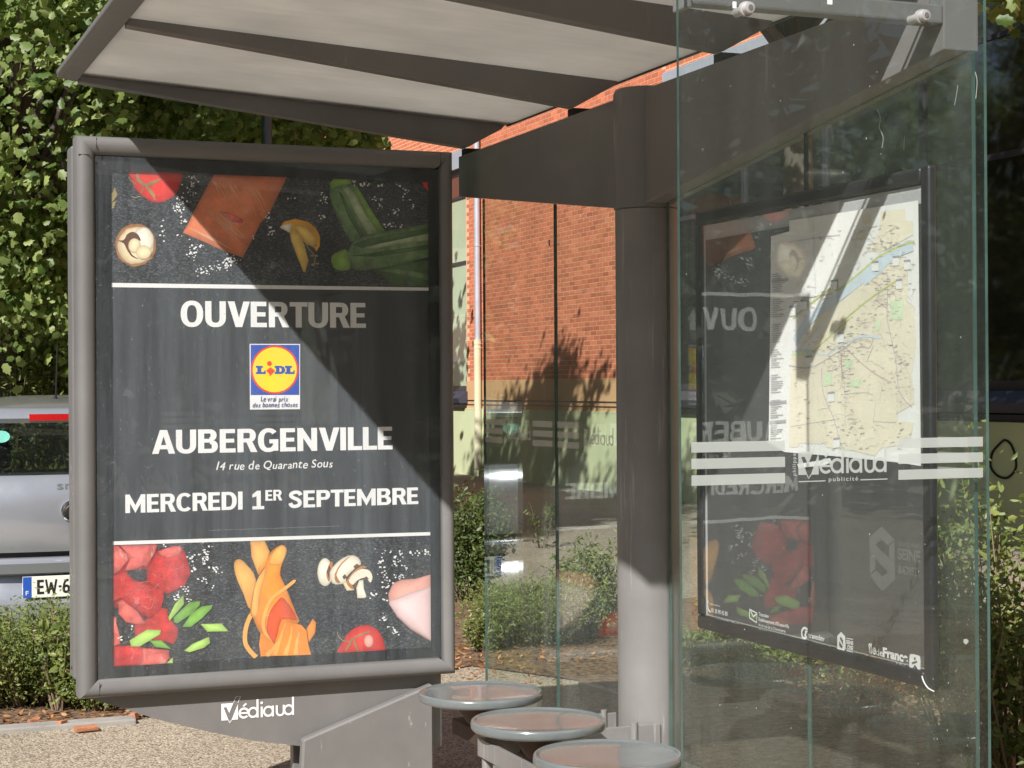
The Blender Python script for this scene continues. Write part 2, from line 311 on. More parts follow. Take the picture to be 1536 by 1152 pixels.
# flat print on a plane: 'y' planes use (x, z), 'x' planes (seen from inside the shelter) use (y, z)
class Print:
    def __init__(s, axis, c): s.axis, s.c, s.lay, s.mb = axis, c, 0, None
    def step(s): s.lay = (s.lay + 1) % 9; return s.lay*0.05           # overlapping print never shares one plane
    def uv(s, px, py): return on_y(px, py, s.c) if s.axis == 'y' else on_x(px, py, s.c)
    def pt(s, u, v, lay): return (u, s.c - lay*0.0005, v) if s.axis == 'y' else (s.c - lay*0.0005, u, v)
    def poly(s, mb, uvs, lay, mi=0):
        lay += s.step(); b = len(mb.v); mb.v += [s.pt(u, v, lay) for u, v in uvs]
        for t in geometry.tessellate_polygon([[Vector((u, v, 0)) for u, v in uvs]]): mb.f.append(tuple(b+i for i in t)); mb.m.append(mi)
    def ppoly(s, mb, pts, lay, mi=0, smooth=0):
        if smooth: pts = catmull(pts, smooth)
        s.poly(mb, [s.uv(*p) for p in pts], lay, mi)
    def ribbon(s, mb, uvs, wd, lay, mi=0, closed=False):
        n = len(uvs); q = []; lay += s.step()
        for i, (u, v) in enumerate(uvs):
            if closed: a, b = uvs[(i-1) % n], uvs[(i+1) % n]
            else: a, b = uvs[max(i-1, 0)], uvs[min(i+1, n-1)]
            dx, dy = b[0]-a[0], b[1]-a[1]; l = math.hypot(dx, dy) or 1
            ww = wd[i] if hasattr(wd, '__len__') else wd
            q.append(((u - dy/l*ww/2, v + dx/l*ww/2), (u + dy/l*ww/2, v - dx/l*ww/2)))
        b0 = len(mb.v)
        for l_, r_ in q: mb.v.append(s.pt(*l_, lay)); mb.v.append(s.pt(*r_, lay))
        for i in range(n if closed else n-1):
            j = (i+1) % n; mb.f.append((b0+2*i, b0+2*i+1, b0+2*j+1, b0+2*j)); mb.m.append(mi)
    def pribbon(s, mb, pts, wd, lay, mi=0, smooth=4):
        s.ribbon(mb, [s.uv(*p) for p in (catmull(pts, smooth, False) if smooth else pts)], wd, lay, mi)
    def text(s, mb, body, lb, rt, lay, mi=0, bold=0.0, shear=0.0, space=1.0, uvbox=None, flip=False):
        """lettering fitted between two photo pixels: left-bottom and right-top"""
        vs, fs = text_mesh(body, bold, shear, space)
        if uvbox: (u0, v0), (u1, v1) = uvbox
        else: (u0, v0), (u1, v1) = s.uv(*lb), s.uv(*rt)
        xs = [p[0] for p in vs]; ys = [p[1] for p in vs]; x0, x1, y0, y1 = min(xs), max(xs), min(ys), max(ys)
        b = len(mb.v)
        for p in vs: mb.v.append(s.pt(u0 + (p[0]-x0)/(x1-x0)*(u1-u0), v0 + (p[1]-y0)/(y1-y0)*(v1-v0), lay + p[2]))
        for f in fs: mb.f.append(tuple(b+i for i in f)); mb.m.append(mi)
class PrintV(Print):
    """photographed food on the poster: every shape runs from a darker rim to a lighter middle, as printed"""
    def poly(s, mb, uvs, lay, mi=0, rim=0.62, hi=1.22):
        n = len(uvs); cx = sum(p[0] for p in uvs)/n; cy = sum(p[1] for p in uvs)/n
        ext = max(max(p[1] for p in uvs)-min(p[1] for p in uvs), 1e-4); h = (cx - ext*0.06, cy + ext*0.10)
        def ok(h):
            sg = [(a[0]-h[0])*(b[1]-h[1]) - (a[1]-h[1])*(b[0]-h[0]) for a, b in zip(uvs, uvs[1:]+uvs[:1])]
            return all(x > -1e-9 for x in sg) or all(x < 1e-9 for x in sg)
        if not ok(h): h = (cx, cy)
        if not ok(h) or mb.tone is None: return Print.poly(s, mb, uvs, lay, mi)
        rings = [(1.0, rim), (0.86, 0.88), (0.6, 1.04), (0.3, hi)]; lay += s.step(); b = len(mb.v)
        for k, tn in rings:
            for p in uvs:
                mb.tone[len(mb.v)] = tn; mb.v.append(s.pt(h[0]+(p[0]-h[0])*k, h[1]+(p[1]-h[1])*k, lay))
        mb.tone[len(mb.v)] = hi*1.05; mb.v.append(s.pt(*h, lay)); c = len(mb.v)-1
        for r in range(len(rings)-1):
            for i in range(n): j = (i+1) % n; mb.f.append((b+r*n+i, b+r*n+j, b+(r+1)*n+j, b+(r+1)*n+i)); mb.m.append(mi)
        r = len(rings)-1
        for i in range(n): mb.f.append((b+r*n+i, b+r*n+(i+1) % n, c)); mb.m.append(mi)
# heavy condensed grotesque capitals, drawn stroke by stroke
def strip(pts, wd):
    n = len(pts); q = []
    for i, (x, y) in enumerate(pts):
        a, b = pts[max(i-1, 0)], pts[min(i+1, n-1)]
        if n > 3 and pts[0] == pts[-1]: a, b = pts[i-1 if i else n-2], pts[i+1 if i < n-1 else 1]
        dx, dy = b[0]-a[0], b[1]-a[1]; l = math.hypot(dx, dy) or 1; ww = wd[i] if hasattr(wd, '__len__') else wd
        q += [(x-dy/l*ww/2, y+dx/l*ww/2), (x+dy/l*ww/2, y-dx/l*ww/2)]
    return q, [(2*i, 2*i+1, 2*i+3, 2*i+2) for i in range(n-1)]
SV, SH_ = 0.225, 0.175
def arc(cx, cy, rx, ry, a0, a1, n=22, e=0.86):
    pts, wd = [], []
    for k in range(n+1):
        a = math.radians(a0 + (a1-a0)*k/n); c, s = math.cos(a), math.sin(a)
        pts.append((cx + rx*math.copysign(abs(c)**e, c), cy + ry*math.copysign(abs(s)**e, s))); wd.append(SV*c*c + SH_*s*s)
    return strip(pts, wd)
def bar(x0, x1, y0, y1): return [(x0, y0), (x1, y0), (x1, y1), (x0, y1)], [(0, 1, 2, 3)]
def quad(*p): return list(p), [(0, 1, 2, 3)]
def glyph(c):
    v, h = SV, SH_
    st = lambda x: bar(x, x+v, 0, 1)
    if c == 'I': return v, [st(0)]
    if c == 'L': return 0.56, [st(0), bar(v, 0.56, 0, h)]
    if c == 'E': return 0.59, [st(0), bar(v, 0.59, 0, h), bar(v, 0.57, 1-h, 1), bar(v, 0.54, 0.5-h*0.45, 0.5+h*0.5)]
    if c == 'T': return 0.66, [bar(0.33-v/2, 0.33+v/2, 0, 1-h), bar(0, 0.66, 1-h, 1)]
    if c == 'N': return 0.76, [st(0), st(0.76-v), quad((v*0.9, 1), (v*0.9, 0.60), (0.76-v*0.9, 0), (0.76-v*0.9, 0.40))]
    if c == 'M': return 0.96, [st(0), st(0.96-v), quad((v*0.9, 1), (v*0.9, 0.55), (0.48, 0.0), (0.48, 0.42)), quad((0.96-v*0.9, 1), (0.48, 0.42), (0.48, 0.0), (0.96-v*0.9, 0.55))]
    if c == 'V': return 0.80, [quad((0, 1), (0.245, 1), (0.42, 0.30), (0.28, 0)), quad((0.80, 1), (0.52, 0), (0.28, 0), (0.40, 0.26)), quad((0.80, 1), (0.565, 1), (0.39, 0.3), (0.52, 0))]
    if c == 'A': return 0.84, [quad((0, 0), (0.235, 0), (0.43, 0.78), (0.29, 1)), quad((0.84, 0), (0.605, 0), (0.41, 0.78), (0.55, 1)), quad((0.29, 1), (0.41, 0.72), (0.44, 0.72), (0.55, 1)), bar(0.20, 0.64, 0.19, 0.19+h)]
    if c == 'O': return 0.80, [arc(0.40, 0.5, (0.80-v)/2, (1-h)/2+0.012, 0, 360, 40)]
    if c == 'U': return 0.74, [bar(0, v, 0.36, 1), bar(0.74-v, 0.74, 0.36, 1), arc(0.37, 0.37, (0.74-v)/2, 0.37-h/2+0.012, 180, 360, 22)]
    if c == 'C': return 0.72, [arc(0.40, 0.5, (0.80-v)/2, (1-h)/2+0.012, 42, 318, 34)]
    if c == 'G': return 0.77, [arc(0.40, 0.5, (0.80-v)/2, (1-h)/2+0.012, 42, 322, 34), bar(0.43, 0.77, 0.36, 0.36+h), bar(0.77-v*0.9, 0.77, 0.04, 0.36)]
    if c == 'D': return 0.75, [st(0), bar(v, 0.36, 0, h), bar(v, 0.36, 1-h, 1), arc(0.34, 0.5, 0.41-v/2, (1-h)/2, -90, 90, 22)]
    if c in 'PR':
        g = [st(0), bar(v, 0.42, 1-h, 1), bar(v, 0.42, 0.42, 0.42+h*0.95), arc(0.42, 0.71, 0.27-v/2, 0.29-h/2, -90, 90, 16)]
        if c == 'R': g.append(quad((0.33, 0.44), (0.55, 0.46), (0.75, 0), (0.50, 0)))
        return (0.69 if c == 'P' else 0.70), g
    if c == 'B': return 0.73, [st(0), bar(v, 0.42, 1-h, 1), bar(v, 0.45, 0.44, 0.44+h*0.9), bar(v, 0.45, 0, h), arc(0.42, 0.745, 0.265-v/2, 0.255-h/2, -90, 90, 16), arc(0.44, 0.275, 0.29-v/2, 0.275-h/2, -90, 90, 16)]
    if c == 'S':
        p = catmull([(0.60, 0.735), (0.52, 0.875), (0.33, 0.915), (0.15, 0.84), (0.125, 0.69), (0.28, 0.565), (0.47, 0.46), (0.555, 0.31), (0.50, 0.15), (0.32, 0.085), (0.15, 0.13), (0.08, 0.285)], 4, False)
        return 0.67, [strip(p, 0.20)]
    if c == 'W': return 1.06, [strip([(0.09, 1), (0.30, 0.02)], 0.17), strip([(0.30, 0.02), (0.53, 0.80)], 0.17), strip([(0.53, 0.80), (0.76, 0.02)], 0.17), strip([(0.76, 0.02), (0.97, 1)], 0.17)]
    if c == '-': return 0.30, [bar(0.03, 0.27, 0.42, 0.56)]
    if c == '6': return 0.62, [arc(0.31, 0.30, 0.31-v*0.38, 0.30-h/2, 0, 360, 24), strip(catmull([(0.09, 0.33), (0.12, 0.62), (0.26, 0.86), (0.50, 0.92)], 4, False), 0.17)]
    return 0.3, []
def block_text(pr, mb, body, lb, rt, lay, uvbox=None):
    (u0, v0), (u1, v1) = uvbox or (pr.uv(*lb), pr.uv(*rt)); x = 0; run = []
    for c in body: w_, g = glyph(c); run.append((x, g)); x += w_ + (0.03 if c in 'AVTLP' else 0.07)
    tot = x - 0.06; k = 0
    for x, g in run:
        for vs, fs in g:
            b = len(mb.v); k += 1
            mb.v += [pr.pt(u0 + (a+x)/tot*(u1-u0), v0 + c*(v1-v0), lay + (k % 5)*0.12) for a, c in vs]; mb.f += [tuple(b+i for i in f) for f in fs]; mb.m += [0]*len(fs)
def hand_text(pr, mb, body, lb, rt, lay, seed=1, bold=0.012, shear=0.2):
    (u0, v0), (u1, v1) = pr.uv(*lb), pr.uv(*rt); rr = random.Random(seed); x = 0; parts = []
    for c in body:
        if c == ' ': x += 0.30; continue
        vs, fs = text_mesh(c, 0, shear, 1.0); x0 = min(p[0] for p in vs); x1 = max(p[0] for p in vs); an = rr.uniform(-0.10, 0.10); dy = rr.uniform(-0.035, 0.035); sc = rr.uniform(0.93, 1.10)
        for off, l2 in ((0, 0), (bold*1.6, 0.2), (bold*0.8, 0.4)):
            parts.append(([((p[0]-x0)*sc*math.cos(an) - p[1]*math.sin(an)*sc + x + off, (p[0]-x0)*math.sin(an) + p[1]*sc + dy + (bold if l2 > 0.3 else 0), l2) for p in vs], fs))
        x += (x1-x0)*sc + 0.075
    allp = [p for vs, _ in parts for p in vs]; a0, a1 = min(p[0] for p in allp), max(p[0] for p in allp); b0, b1 = min(p[1] for p in allp), max(p[1] for p in allp)
    for vs, fs in parts:
        b = len(mb.v); mb.v += [pr.pt(u0 + (p[0]-a0)/(a1-a0)*(u1-u0), v0 + (p[1]-b0)/(b1-b0)*(v1-v0), lay + p[2]) for p in vs]; mb.f += [tuple(b+i for i in f) for f in fs]; mb.m += [0]*len(fs)
def catmull(pts, n=5, closed=True):
    out = []; L = len(pts)
    for i in range(L if closed else L-1):
        if closed: p0, p1, p2, p3 = pts[i-1], pts[i], pts[(i+1) % L], pts[(i+2) % L]
        else: p0, p1, p2, p3 = pts[max(i-1, 0)], pts[i], pts[i+1], pts[min(i+2, L-1)]
        for k in range(n):
            t = k/n
            out.append(tuple(0.5*(2*b + (c-a)*t + (2*a-5*b+4*c-d)*t*t + (3*b-a-3*c+d)*t**3) for a, b, c, d in zip(p0, p1, p2, p3)))
    if not closed: out.append(tuple(pts[-1]))
    return out
def text_mesh(body, bold, shear, space):
    c = bpy.data.curves.new('lettering', 'FONT'); c.body = body; c.offset = bold; c.shear = shear; c.space_character = space; c.resolution_u = 5
    o = bpy.data.objects.new('lettering', c); m = o.to_mesh()
    r = ([tuple(v.co) for v in m.vertices], [tuple(p.vertices) for p in m.polygons])
    o.to_mesh_clear(); bpy.data.objects.remove(o); bpy.data.curves.remove(c)
    if bold and max(v[1] for v in r[0]) > 1.3*(1 + body.count('\n')):      # outline offset broke a glyph: thicken by shifted copies
        vs, fs = text_mesh(body, 0.0, shear, space); n = len(vs)
        r = (vs + [(a+bold*1.6, b, 0.4) for a, b, _ in vs] + [(a+bold*0.8, b+bold, 0.8) for a, b, _ in vs], fs + [tuple(i+n for i in f) for f in fs] + [tuple(i+2*n for i in f) for f in fs])
    return r
def zf(x0, y0, k): return lambda pts: [(x0 + a/k, y0 + b/k) for a, b in pts]

def media_logo(pr, mb, u0, v0, h, lay, mi=0, sgn=1, full=False):
    """tick box followed by geometric lower-case letters; u0,v0 = lower left of the tick box, h = its height"""
    def q(a, b): return (u0 + sgn*a*h, v0 + b*h)
    pr.poly(mb, [q(0, 0), q(0, 1), q(0.73, 1.0), q(0.48, 0.42), q(0.31, 0.77), q(0.14, 0.77), q(0.43, 0)], lay, mi)
    pr.poly(mb, [q(1.0, 0), q(0.61, 0), q(1.0, 0.93)], lay, mi)
    pr.ribbon(mb, [q(0.74, 1.0), q(0.88, 1.36), q(1.16, 1.36), q(1.0, 0.98)], 0.035*h, lay, mi)
    pr.ribbon(mb, [q(0.43, 0), q(0.5, -0.17), q(0.61, 0)], 0.05*h, lay, mi)
    r, sw = 0.27, 0.125
    def ring(cx, cy, a0=0, a1=360, n=28): return [q(cx + r*math.cos(math.radians(a0 + (a1-a0)*k/n)), cy + r*math.sin(math.radians(a0 + (a1-a0)*k/n))) for k in range(n+1)]
    w_ = sw*h; cy = 0.355; x = 1.36
    pr.ribbon(mb, ring(x, cy, 0, 318), w_, lay, mi); pr.ribbon(mb, [q(x-r, cy), q(x+r+0.06, cy)], w_*0.8, lay+0.5, mi)
    pr.ribbon(mb, [q(x-0.04, cy+0.40), q(x+0.15, cy+0.56)], w_*0.9, lay, mi)
    def dd(x, top): pr.ribbon(mb, ring(x, cy)[:-1], w_, lay, mi, True); pr.ribbon(mb, [q(x+r, cy-r-0.06), q(x+r, top)], w_, lay+0.5, mi)
    dd(1.915, 1.12)
    pr.ribbon(mb, [q(2.44, cy-r-0.06), q(2.44, cy+r+0.04)], w_, lay, mi)
    if not full: pr.poly(mb, [q(2.44 + 0.085*math.cos(k*0.7854), cy+r+0.26 + 0.085*math.sin(k*0.7854)) for k in range(8)], lay, mi)
    dd(2.85, cy+r+0.05); x = 3.36
    pr.ribbon(mb, [q(x, cy+r+0.05), q(x, cy-0.04)] + [q(x+0.215+0.215*math.cos(math.radians(a)), cy-0.075+0.215*math.sin(math.radians(a))) for a in range(180, 361, 20)] + [q(x+0.43, cy+r+0.05)], w_, lay, mi)
    dd(4.09, 1.12)

# ------------------------------------------------------------------ ground
def sheet(name, poly, z, m):
    return structure(MB().add([(x, y, z) for x, y in poly], [tuple(range(len(poly)))]).build(name, m))
sheet('ground', [(-400, -400), (400, -400), (400, 400), (-400, 400)], 0.0, 'yard_asphalt')
sheet('pavement', [(-9, -14), (1.05, -14), (1.05, 1.6), (1.45, 2.6), (1.1, 3.3), (0.5, 3.0), (-0.55, 2.45), (-1.4, 2.36), (-9, 2.30)], 0.004, 'aggregate_paving')
sheet('planting_bed', [(-9, 2.42), (-1.4, 2.47), (-0.55, 2.5), (0.5, 3.0), (1.1, 3.3), (1.45, 2.6), (1.05, 1.6), (1.05, -14), (5.2, -14), (5.2, 5.2), (1.0, 6.5), (0.6, 3.5), (-9, 3.25)], 0.010, 'soil')
k = MB(); k.box(-9, -0.95, 2.30, 2.41, -0.02, 0.03); structure(k.build('kerb', 'kerb_concrete', bevel=0.008))

# ------------------------------------------------------------------ bus shelter
SH = thing('bus_shelter', 'grey steel and glass bus shelter with sloping translucent roof and round post', 'bus shelter', (-0.015, -1.319, 0))
PX, PY = -0.015, -1.319
BX0, BX1 = -0.060, 0.030; ZB, ZE, ZC = 2.463, 2.31, 2.115; YF, YN = 0.234, -2.90
MB().lathe([(0.0955, 0.0), (0.0955, ZC-0.004)], PX, PY, 56).build('post', 'shelter_paint_worn', SH, smooth=40)
MB().lathe([(0.092, ZC-0.003), (0.099, ZC), (0.099, ZB-0.002), (0.093, ZB+0.010), (0.05, ZB+0.014)], PX, PY, 56).build('collar', 'shelter_paint', SH, smooth=40)
MB().lathe([(0.15, 0.004), (0.15, 0.018), (0.147, 0.021)], PX, PY, 40).build('base_plate', 'shelter_paint_worn', SH, smooth=40)
MB().prism([(YF, ZE), (YF, ZB), (PY+0.02, ZB), (PY+0.02, ZC)], 'x', BX0, BX1).build('beam', 'shelter_paint', SH, bevel=0.003)
MB().prism([(YN, ZE), (YN, ZB), (PY-0.02, ZB), (PY-0.02, ZC)], 'x', BX0, BX1).build('beam', 'shelter_paint', SH, bevel=0.003)
def rz(x, top=True):                                    # roof line over x
    return 2.583 + (0.11 - x)*0.0605 if top else 2.490 + (-0.05 - x)*0.118
RY = [0.19, -0.835, -1.85, -2.830]
for y in RY:
    MB().prism([(-0.05, rz(-0.05, False)), (0.09, rz(0.09)-0.018), (0.105, rz(0.105)), (-1.487, rz(-1.487)), (-1.487, rz(-1.487, False)-0.003)], 'y', y-0.028, y+0.028).build('rafter', 'shelter_paint', SH, bevel=0.003)
    MB().box(-0.055, 0.025, y-0.022, y+0.022, ZB+0.001, 2.488).build('rafter_seat', 'rubber', SH)
for a, b in zip(RY[:-1], RY[1:]):
    MB().prism([(-1.49, rz(-1.49)+0.003), (0.118, rz(0.118)+0.003), (0.118, rz(0.118)+0.019), (-1.49, rz(-1.49)+0.019)], 'y', a+0.024, b+0.030).build('roof_panel', 'roof_polycarbonate', SH)
    MB().box(0.119, 0.126, b, a, rz(0.12)-0.002, rz(0.12)+0.024).build('rear_trim', 'black_trim', SH)
FZ = rz(-1.515)
MB().prism([(-1.558, FZ+0.006), (-1.548, FZ-0.004), (-1.489, FZ-0.016), (-1.489, FZ+0.030), (-1.545, FZ+0.030), (-1.558, FZ+0.022)], 'y', RY[-1]-0.035, RY[0]+0.035).build('fascia', 'frame_paint', SH, bevel=0.004)
MB().box(-1.555, -1.491, RY[0]+0.036, RY[0]+0.042, FZ-0.003, FZ+0.026).build('fascia_cap', 'frame_paint', SH, bevel=0.003)
for y in (RY[0]-0.034, RY[-1]+0.034):                    # side trims over the end rafters
    MB().prism([(-1.49, rz(-1.49)+0.020), (0.118, rz(0.118)+0.020), (0.118, rz(0.118)+0.028), (-1.49, rz(-1.49)+0.028)], 'y', y-0.034, y+0.034).build('edge_trim', 'frame_paint', SH)

def pane_x(ya, yb, name='glass_pane', x=0.0, th=0.010, zb=0.14):
    """back wall pane between y=ya (far) and y=yb (near), its top cut along the tapering beam"""
    def zt(y): return ZC + (ZE-ZC)*abs(y-PY)/(YF-PY) - 0.004
    mb = MB(); mb.prism([(ya, zb), (ya, zt(min(ya, YF))), (yb, zt(max(yb, YN))), (yb, zb)], 'x', x, x+th, 0, 1)
    return mb.build(name, ['pane_glass', 'glass_edge'], SH)
JO = [0.137, -0.560, PY+0.101, PY-0.101, -2.212, -2.915]
def stripes(pr, pane, ua, ub, vinyl, zc=1.420):
    for kk in (-1, 0, 1):
        z = zc + kk*0.0335; mb = MB(); pr.poly(mb, [(ua, z-0.0105), (ub, z-0.0105), (ub, z+0.0105), (ua, z+0.0105)], 1); mb.build('frosted_stripe', vinyl, pane, fix=False)
panes = []
for ya, yb, bl in ((JO[0], JO[1]+0.003, (1, 1)), (JO[1]-0.003, JO[2], (1, 0)), (JO[3], JO[4]+0.003, (0, 1)), (JO[4]-0.003, JO[5], (1, 1))):
    p = pane_x(ya, yb); panes.append(p)
    pr = Print('x', -0.0008)
    if bl[0]: stripes(pr, p, ya-0.02, ya-0.20, 'frosted_vinyl_thin')
    if bl[1]: stripes(pr, p, yb+0.20, yb+0.02, 'frosted_vinyl_thin')
    mb = MB(); yc = ya-0.245; media_logo(pr, mb, yc, 1.392, 0.052, 1, sgn=-1); mb.build('pane_logo', 'frosted_vinyl_thin', p, fix=False)
for y in (JO[0]-0.06, JO[1], JO[2]+0.05, JO[3]-0.05, JO[4], JO[5]+0.06):   # glass feet
    MB().box(-0.022, 0.034, y-0.03, y+0.03, 0.004, 0.16).build('glass_clamp', 'shelter_paint_worn', SH, bevel=0.004)
# near end pane, its bar, bolts and brackets
EY = -2.942; EX0, EX1 = on_y(1021.5, 600, EY)[0], on_y(1483, 600, EY)[0]
ep = MB().prism([(EX0, 0.14), (EX1, 0.14), (EX1, 2.52), (EX0, 2.52)], 'y', EY, EY+0.010, 0, 1).build('end_pane', ['end_pane_glass', 'glass_edge'], SH)
pr = Print('y', EY-0.0008); stripes(pr, ep, EX0+0.022, EX0+0.238, 'frosted_vinyl', 1.4235); stripes(pr, ep, EX1-0.232, EX1-0.017, 'frosted_vinyl', 1.4235)
mb = MB(); u, v = pr.uv(1197.5, 712.5); u2, v2 = pr.uv(1331, 709); hh = (u2-u)/4.38
media_logo(pr, mb, u, v, hh*0.98, 1, full=True)
pr.text(mb, 'publicité', (1243, 724), (1287, 714.5), 1, bold=0.01, space=1.3)
for a, b in (((1198, 722.6), (1238, 721.2)), ((1290.5, 719.8), (1331, 718.4))): pr.pribbon(mb, [a, b], 0.0022, 1, smooth=0)
mb.build('pane_logo', 'frosted_vinyl', ep, fix=False)
vs, fs = text_mesh('philippe', 0.008, 0, 1.25); mb = MB()
xs = [p[0] for p in vs]; ys = [p[1] for p in vs]; (ua, va), (ub, vb) = pr.uv(1188.5, 713.5), pr.uv(1195.5, 680)
mb.v = [pr.pt(ub - (p[1]-min(ys))/(max(ys)-min(ys))*(ub-ua), va + (p[0]-min(xs))/(max(xs)-min(xs))*(vb-va), 1) for p in vs]; mb.f = fs; mb.m = [0]*len(fs)
mb.build('pane_logo', 'frosted_vinyl', ep, fix=False)
MB().box(-0.672, BX0-0.001, YN, YN+0.045, 2.366, 2.408).build('support_bar', 'shelter_paint', SH, bevel=0.005)
MB().box(-0.690, -0.674, YN-0.004, YN+0.055, 2.355, 2.560).build('bar_bracket', 'shelter_paint', SH, bevel=0.004)
MB().prism([(BX0-0.001, 2.409), (BX0-0.001, 2.46), (BX0-0.022, 2.409)], 'y', YN+0.015, YN+0.021).build('gusset', 'shelter_paint', SH)
for px, py in ((1125, 11), (1389, 22.5)):
    x, z = on_y(px, py, EY-0.02)
    b = MB().lathe([(0.0095, 0.060), (0.0095, 0.024), (0.0155, 0.0215), (0.0155, 0.015), (0.0125, 0.0145), (0.0128, 0.006), (0.0115, 0.001), (0.008, 0.0)], x, EY-0.022, 28, axis='y', cz=z).build('bolt', 'bolt_grey', SH, smooth=35)
    MB().lathe([(0.0055, 0.0), (0.0055, -0.0010), (0.004, -0.0010)], x, EY-0.0222, 20, axis='y', cz=z).build('bolt_socket', 'steel', b)
for px, py, a, b_ in ((1101, 8, 0.008, 0.014), (1244, 3, 0.011, 0.012)):
    x, z = on_y(px, py, EY); MB().box(x-a/2, x+a/2, EY-0.004, EY-0.001, z-b_/2, z+b_/2).build('tape_scrap', 'print_white', SH, bevel=0.001)

def specks(pr, pane, n, u0, u1, v0, v1, seed):
    rr = random.Random(seed); mb = MB()
    for _ in range(n):
        u, v, r = rr.uniform(u0, u1), rr.uniform(v0, v1)**1.0, rr.choice((0.0005, 0.0006, 0.0008, 0.0011)); e = rr.uniform(1, 2.2)
        pr.poly(mb, [(u + r*math.cos(k*1.0472), v + r*e*math.sin(k*1.0472)) for k in range(6)], 1)
    o = mb.build('dirt_specks', 'frosted_vinyl', pane, fix=False); o['kind'] = 'stuff'
specks(pr, ep, 70, -0.73, 0.0, 0.75, 2.40, 4); specks(pr, ep, 45, -0.20, 0.0, 0.75, 1.25, 5)
prx = Print('x', -0.0009)
for path, wd in (([(1316, 164), (1321, 178), (1319, 190), (1325, 206), (1323, 222)], 0.0022), ([(1437, 128), (1435, 142), (1432, 158)], 0.0022), ([(1463, 108), (1466, 122), (1464, 148)], 0.0026), ([(1357, 205), (1356, 226)], 0.0012), ([(1095, 300), (1096, 316)], 0.001)):
    mb = MB(); prx.pribbon(mb, path, wd, 1); mb.build('scratch', 'frosted_vinyl', panes[3], fix=False)
mb = MB(); pr.ppoly(mb, [(1445, 959), (1450, 958), (1453, 962), (1449, 967), (1445, 964)], 1); mb.build('splash', 'frosted_vinyl', ep, fix=False)

# ------------------------------------------------------------------ perch stools on their own rail
ST = [(-0.459, -1.05), (-0.472, -1.55), (-0.487, -2.05)]
RS = thing('stool_row', 'row of three round grey perch stools on a steel rail beside the post', 'stools', (-0.47, -1.55, 0))
for x, y in ST:
    seat = MB().lathe([(0.08, 0.6225), (0.178, 0.6245), (0.187, 0.628), (0.190, 0.633), (0.190, 0.645), (0.1885, 0.6505), (0.185, 0.6535), (0.1805, 0.6530), (0.176, 0.6495), (0.172, 0.6485), (0.08, 0.6490), (0.02, 0.6492)], x, y, 72).build('seat', 'stool_enamel', RS, smooth=38)
    MB().lathe([(0.030, 0.545), (0.045, 0.562), (0.085, 0.6215)], x, y, 32).build('seat_cone', 'rusty_steel', seat, smooth=40)
MB().box(-0.50, -0.44, -2.20, -0.90, 0.500, 0.548).build('rail', 'rusty_steel', RS, bevel=0.004)
MB().prism([(-1.470, 0.600), (-1.470, 0.548), (-2.20, 0.548), (-2.20, 0.600)], 'x', -0.625, -0.613).build('front_rail', 'shelter_paint_worn', RS, bevel=0.002)
for y in (-1.475, -2.19): MB().box(-0.612, -0.501, y-0.006, y+0.006, 0.550, 0.598).build('cross_plate', 'shelter_paint_worn', RS)
MB().tube([(-0.602, -1.487, 0.0), (-0.602, -1.487, 0.552)], 0.0155, 16).build('leg', 'shelter_paint_worn', RS, smooth=40)
MB().tube([(-0.602, -2.17, 0.0), (-0.602, -2.17, 0.552)], 0.0155, 16).build('leg', 'shelter_paint_worn', RS, smooth=40)
for x0, x1, y in ((-0.44, -0.075, PY+0.115), (-0.44, -0.03, PY-0.098)):
    MB().box(x0, x1, y-0.004, y+0.004, 0.515, 0.585).build('post_arm', 'shelter_paint_worn', RS, bevel=0.002)
MB().tube([(-0.115, PY-0.098, 0.505), (-0.115, PY-0.098, 0.595)], 0.012, 12).build('arm_bolt', 'shelter_paint_worn', RS, smooth=40)
MB().tube([(-0.115, PY+0.115, 0.505), (-0.115, PY+0.115, 0.595)], 0.010, 12).build('arm_bolt', 'shelter_paint_worn', RS, smooth=40)

# ------------------------------------------------------------------ advertising panel
AD = thing('advertising_panel', 'large grey advertising panel on a foot, its front half in diagonal roof shadow', 'ad panel', (-0.84, 0.1, 0))
IX0, IX1, IZ0, IZ1 = -1.458, -0.209, 0.590, 2.387       # opening
def frame_bar(mb, horizontal, a0, a1, c0, c1):
    """rounded profile bar; a = along, c = across (outer c0 -> inner c1), y depth 0..0.1"""
    s = 1 if c1 > c0 else -1; wd = abs(c1-c0)
    prof = [(0.0, 0.10), (0.0, 0.022), (0.10, 0.006), (0.28, 0.0), (0.55, 0.002), (0.85, 0.012), (1.0, 0.024), (1.0, 0.10)]
    pts = [(c0 + s*wd*p, y) for p, y in prof]; n = len(pts); b = len(mb.v)
    for a, mitre in ((a0, 1), (a1, -1)):
        for p, (c, y) in zip(prof, pts):
            aa = a + mitre*wd*p[0]
            mb.v.append((aa, y, c) if horizontal else (c, y, aa))
    for i in range(n):
        j = (i+1) % n; mb.f.append((b+i, b+j, b+n+j, b+n+i)); mb.m.append(0)
    mb.f.append(tuple(b+i for i in range(n))); mb.f.append(tuple(b+n+i for i in reversed(range(n)))); mb.m += [0, 0]
FO = 0.062; FR = 0.046
OX0, OX1, OZ0, OZ1 = IX0-FO, IX1+FR, IZ0-FO+0.002, IZ1+FO
for hz, a0, a1, c0, c1 in ((True, OX0, OX1, OZ1, IZ1), (True, OX0, OX1, OZ0, IZ0), (False, OZ0, OZ1, OX0, IX0), (False, OZ0, OZ1, OX1, IX1)):
    mb = MB(); frame_bar(mb, hz, a0, a1, c0, c1); mb.build('frame_bar', 'frame_paint', AD, bevel=0.0, smooth=50)
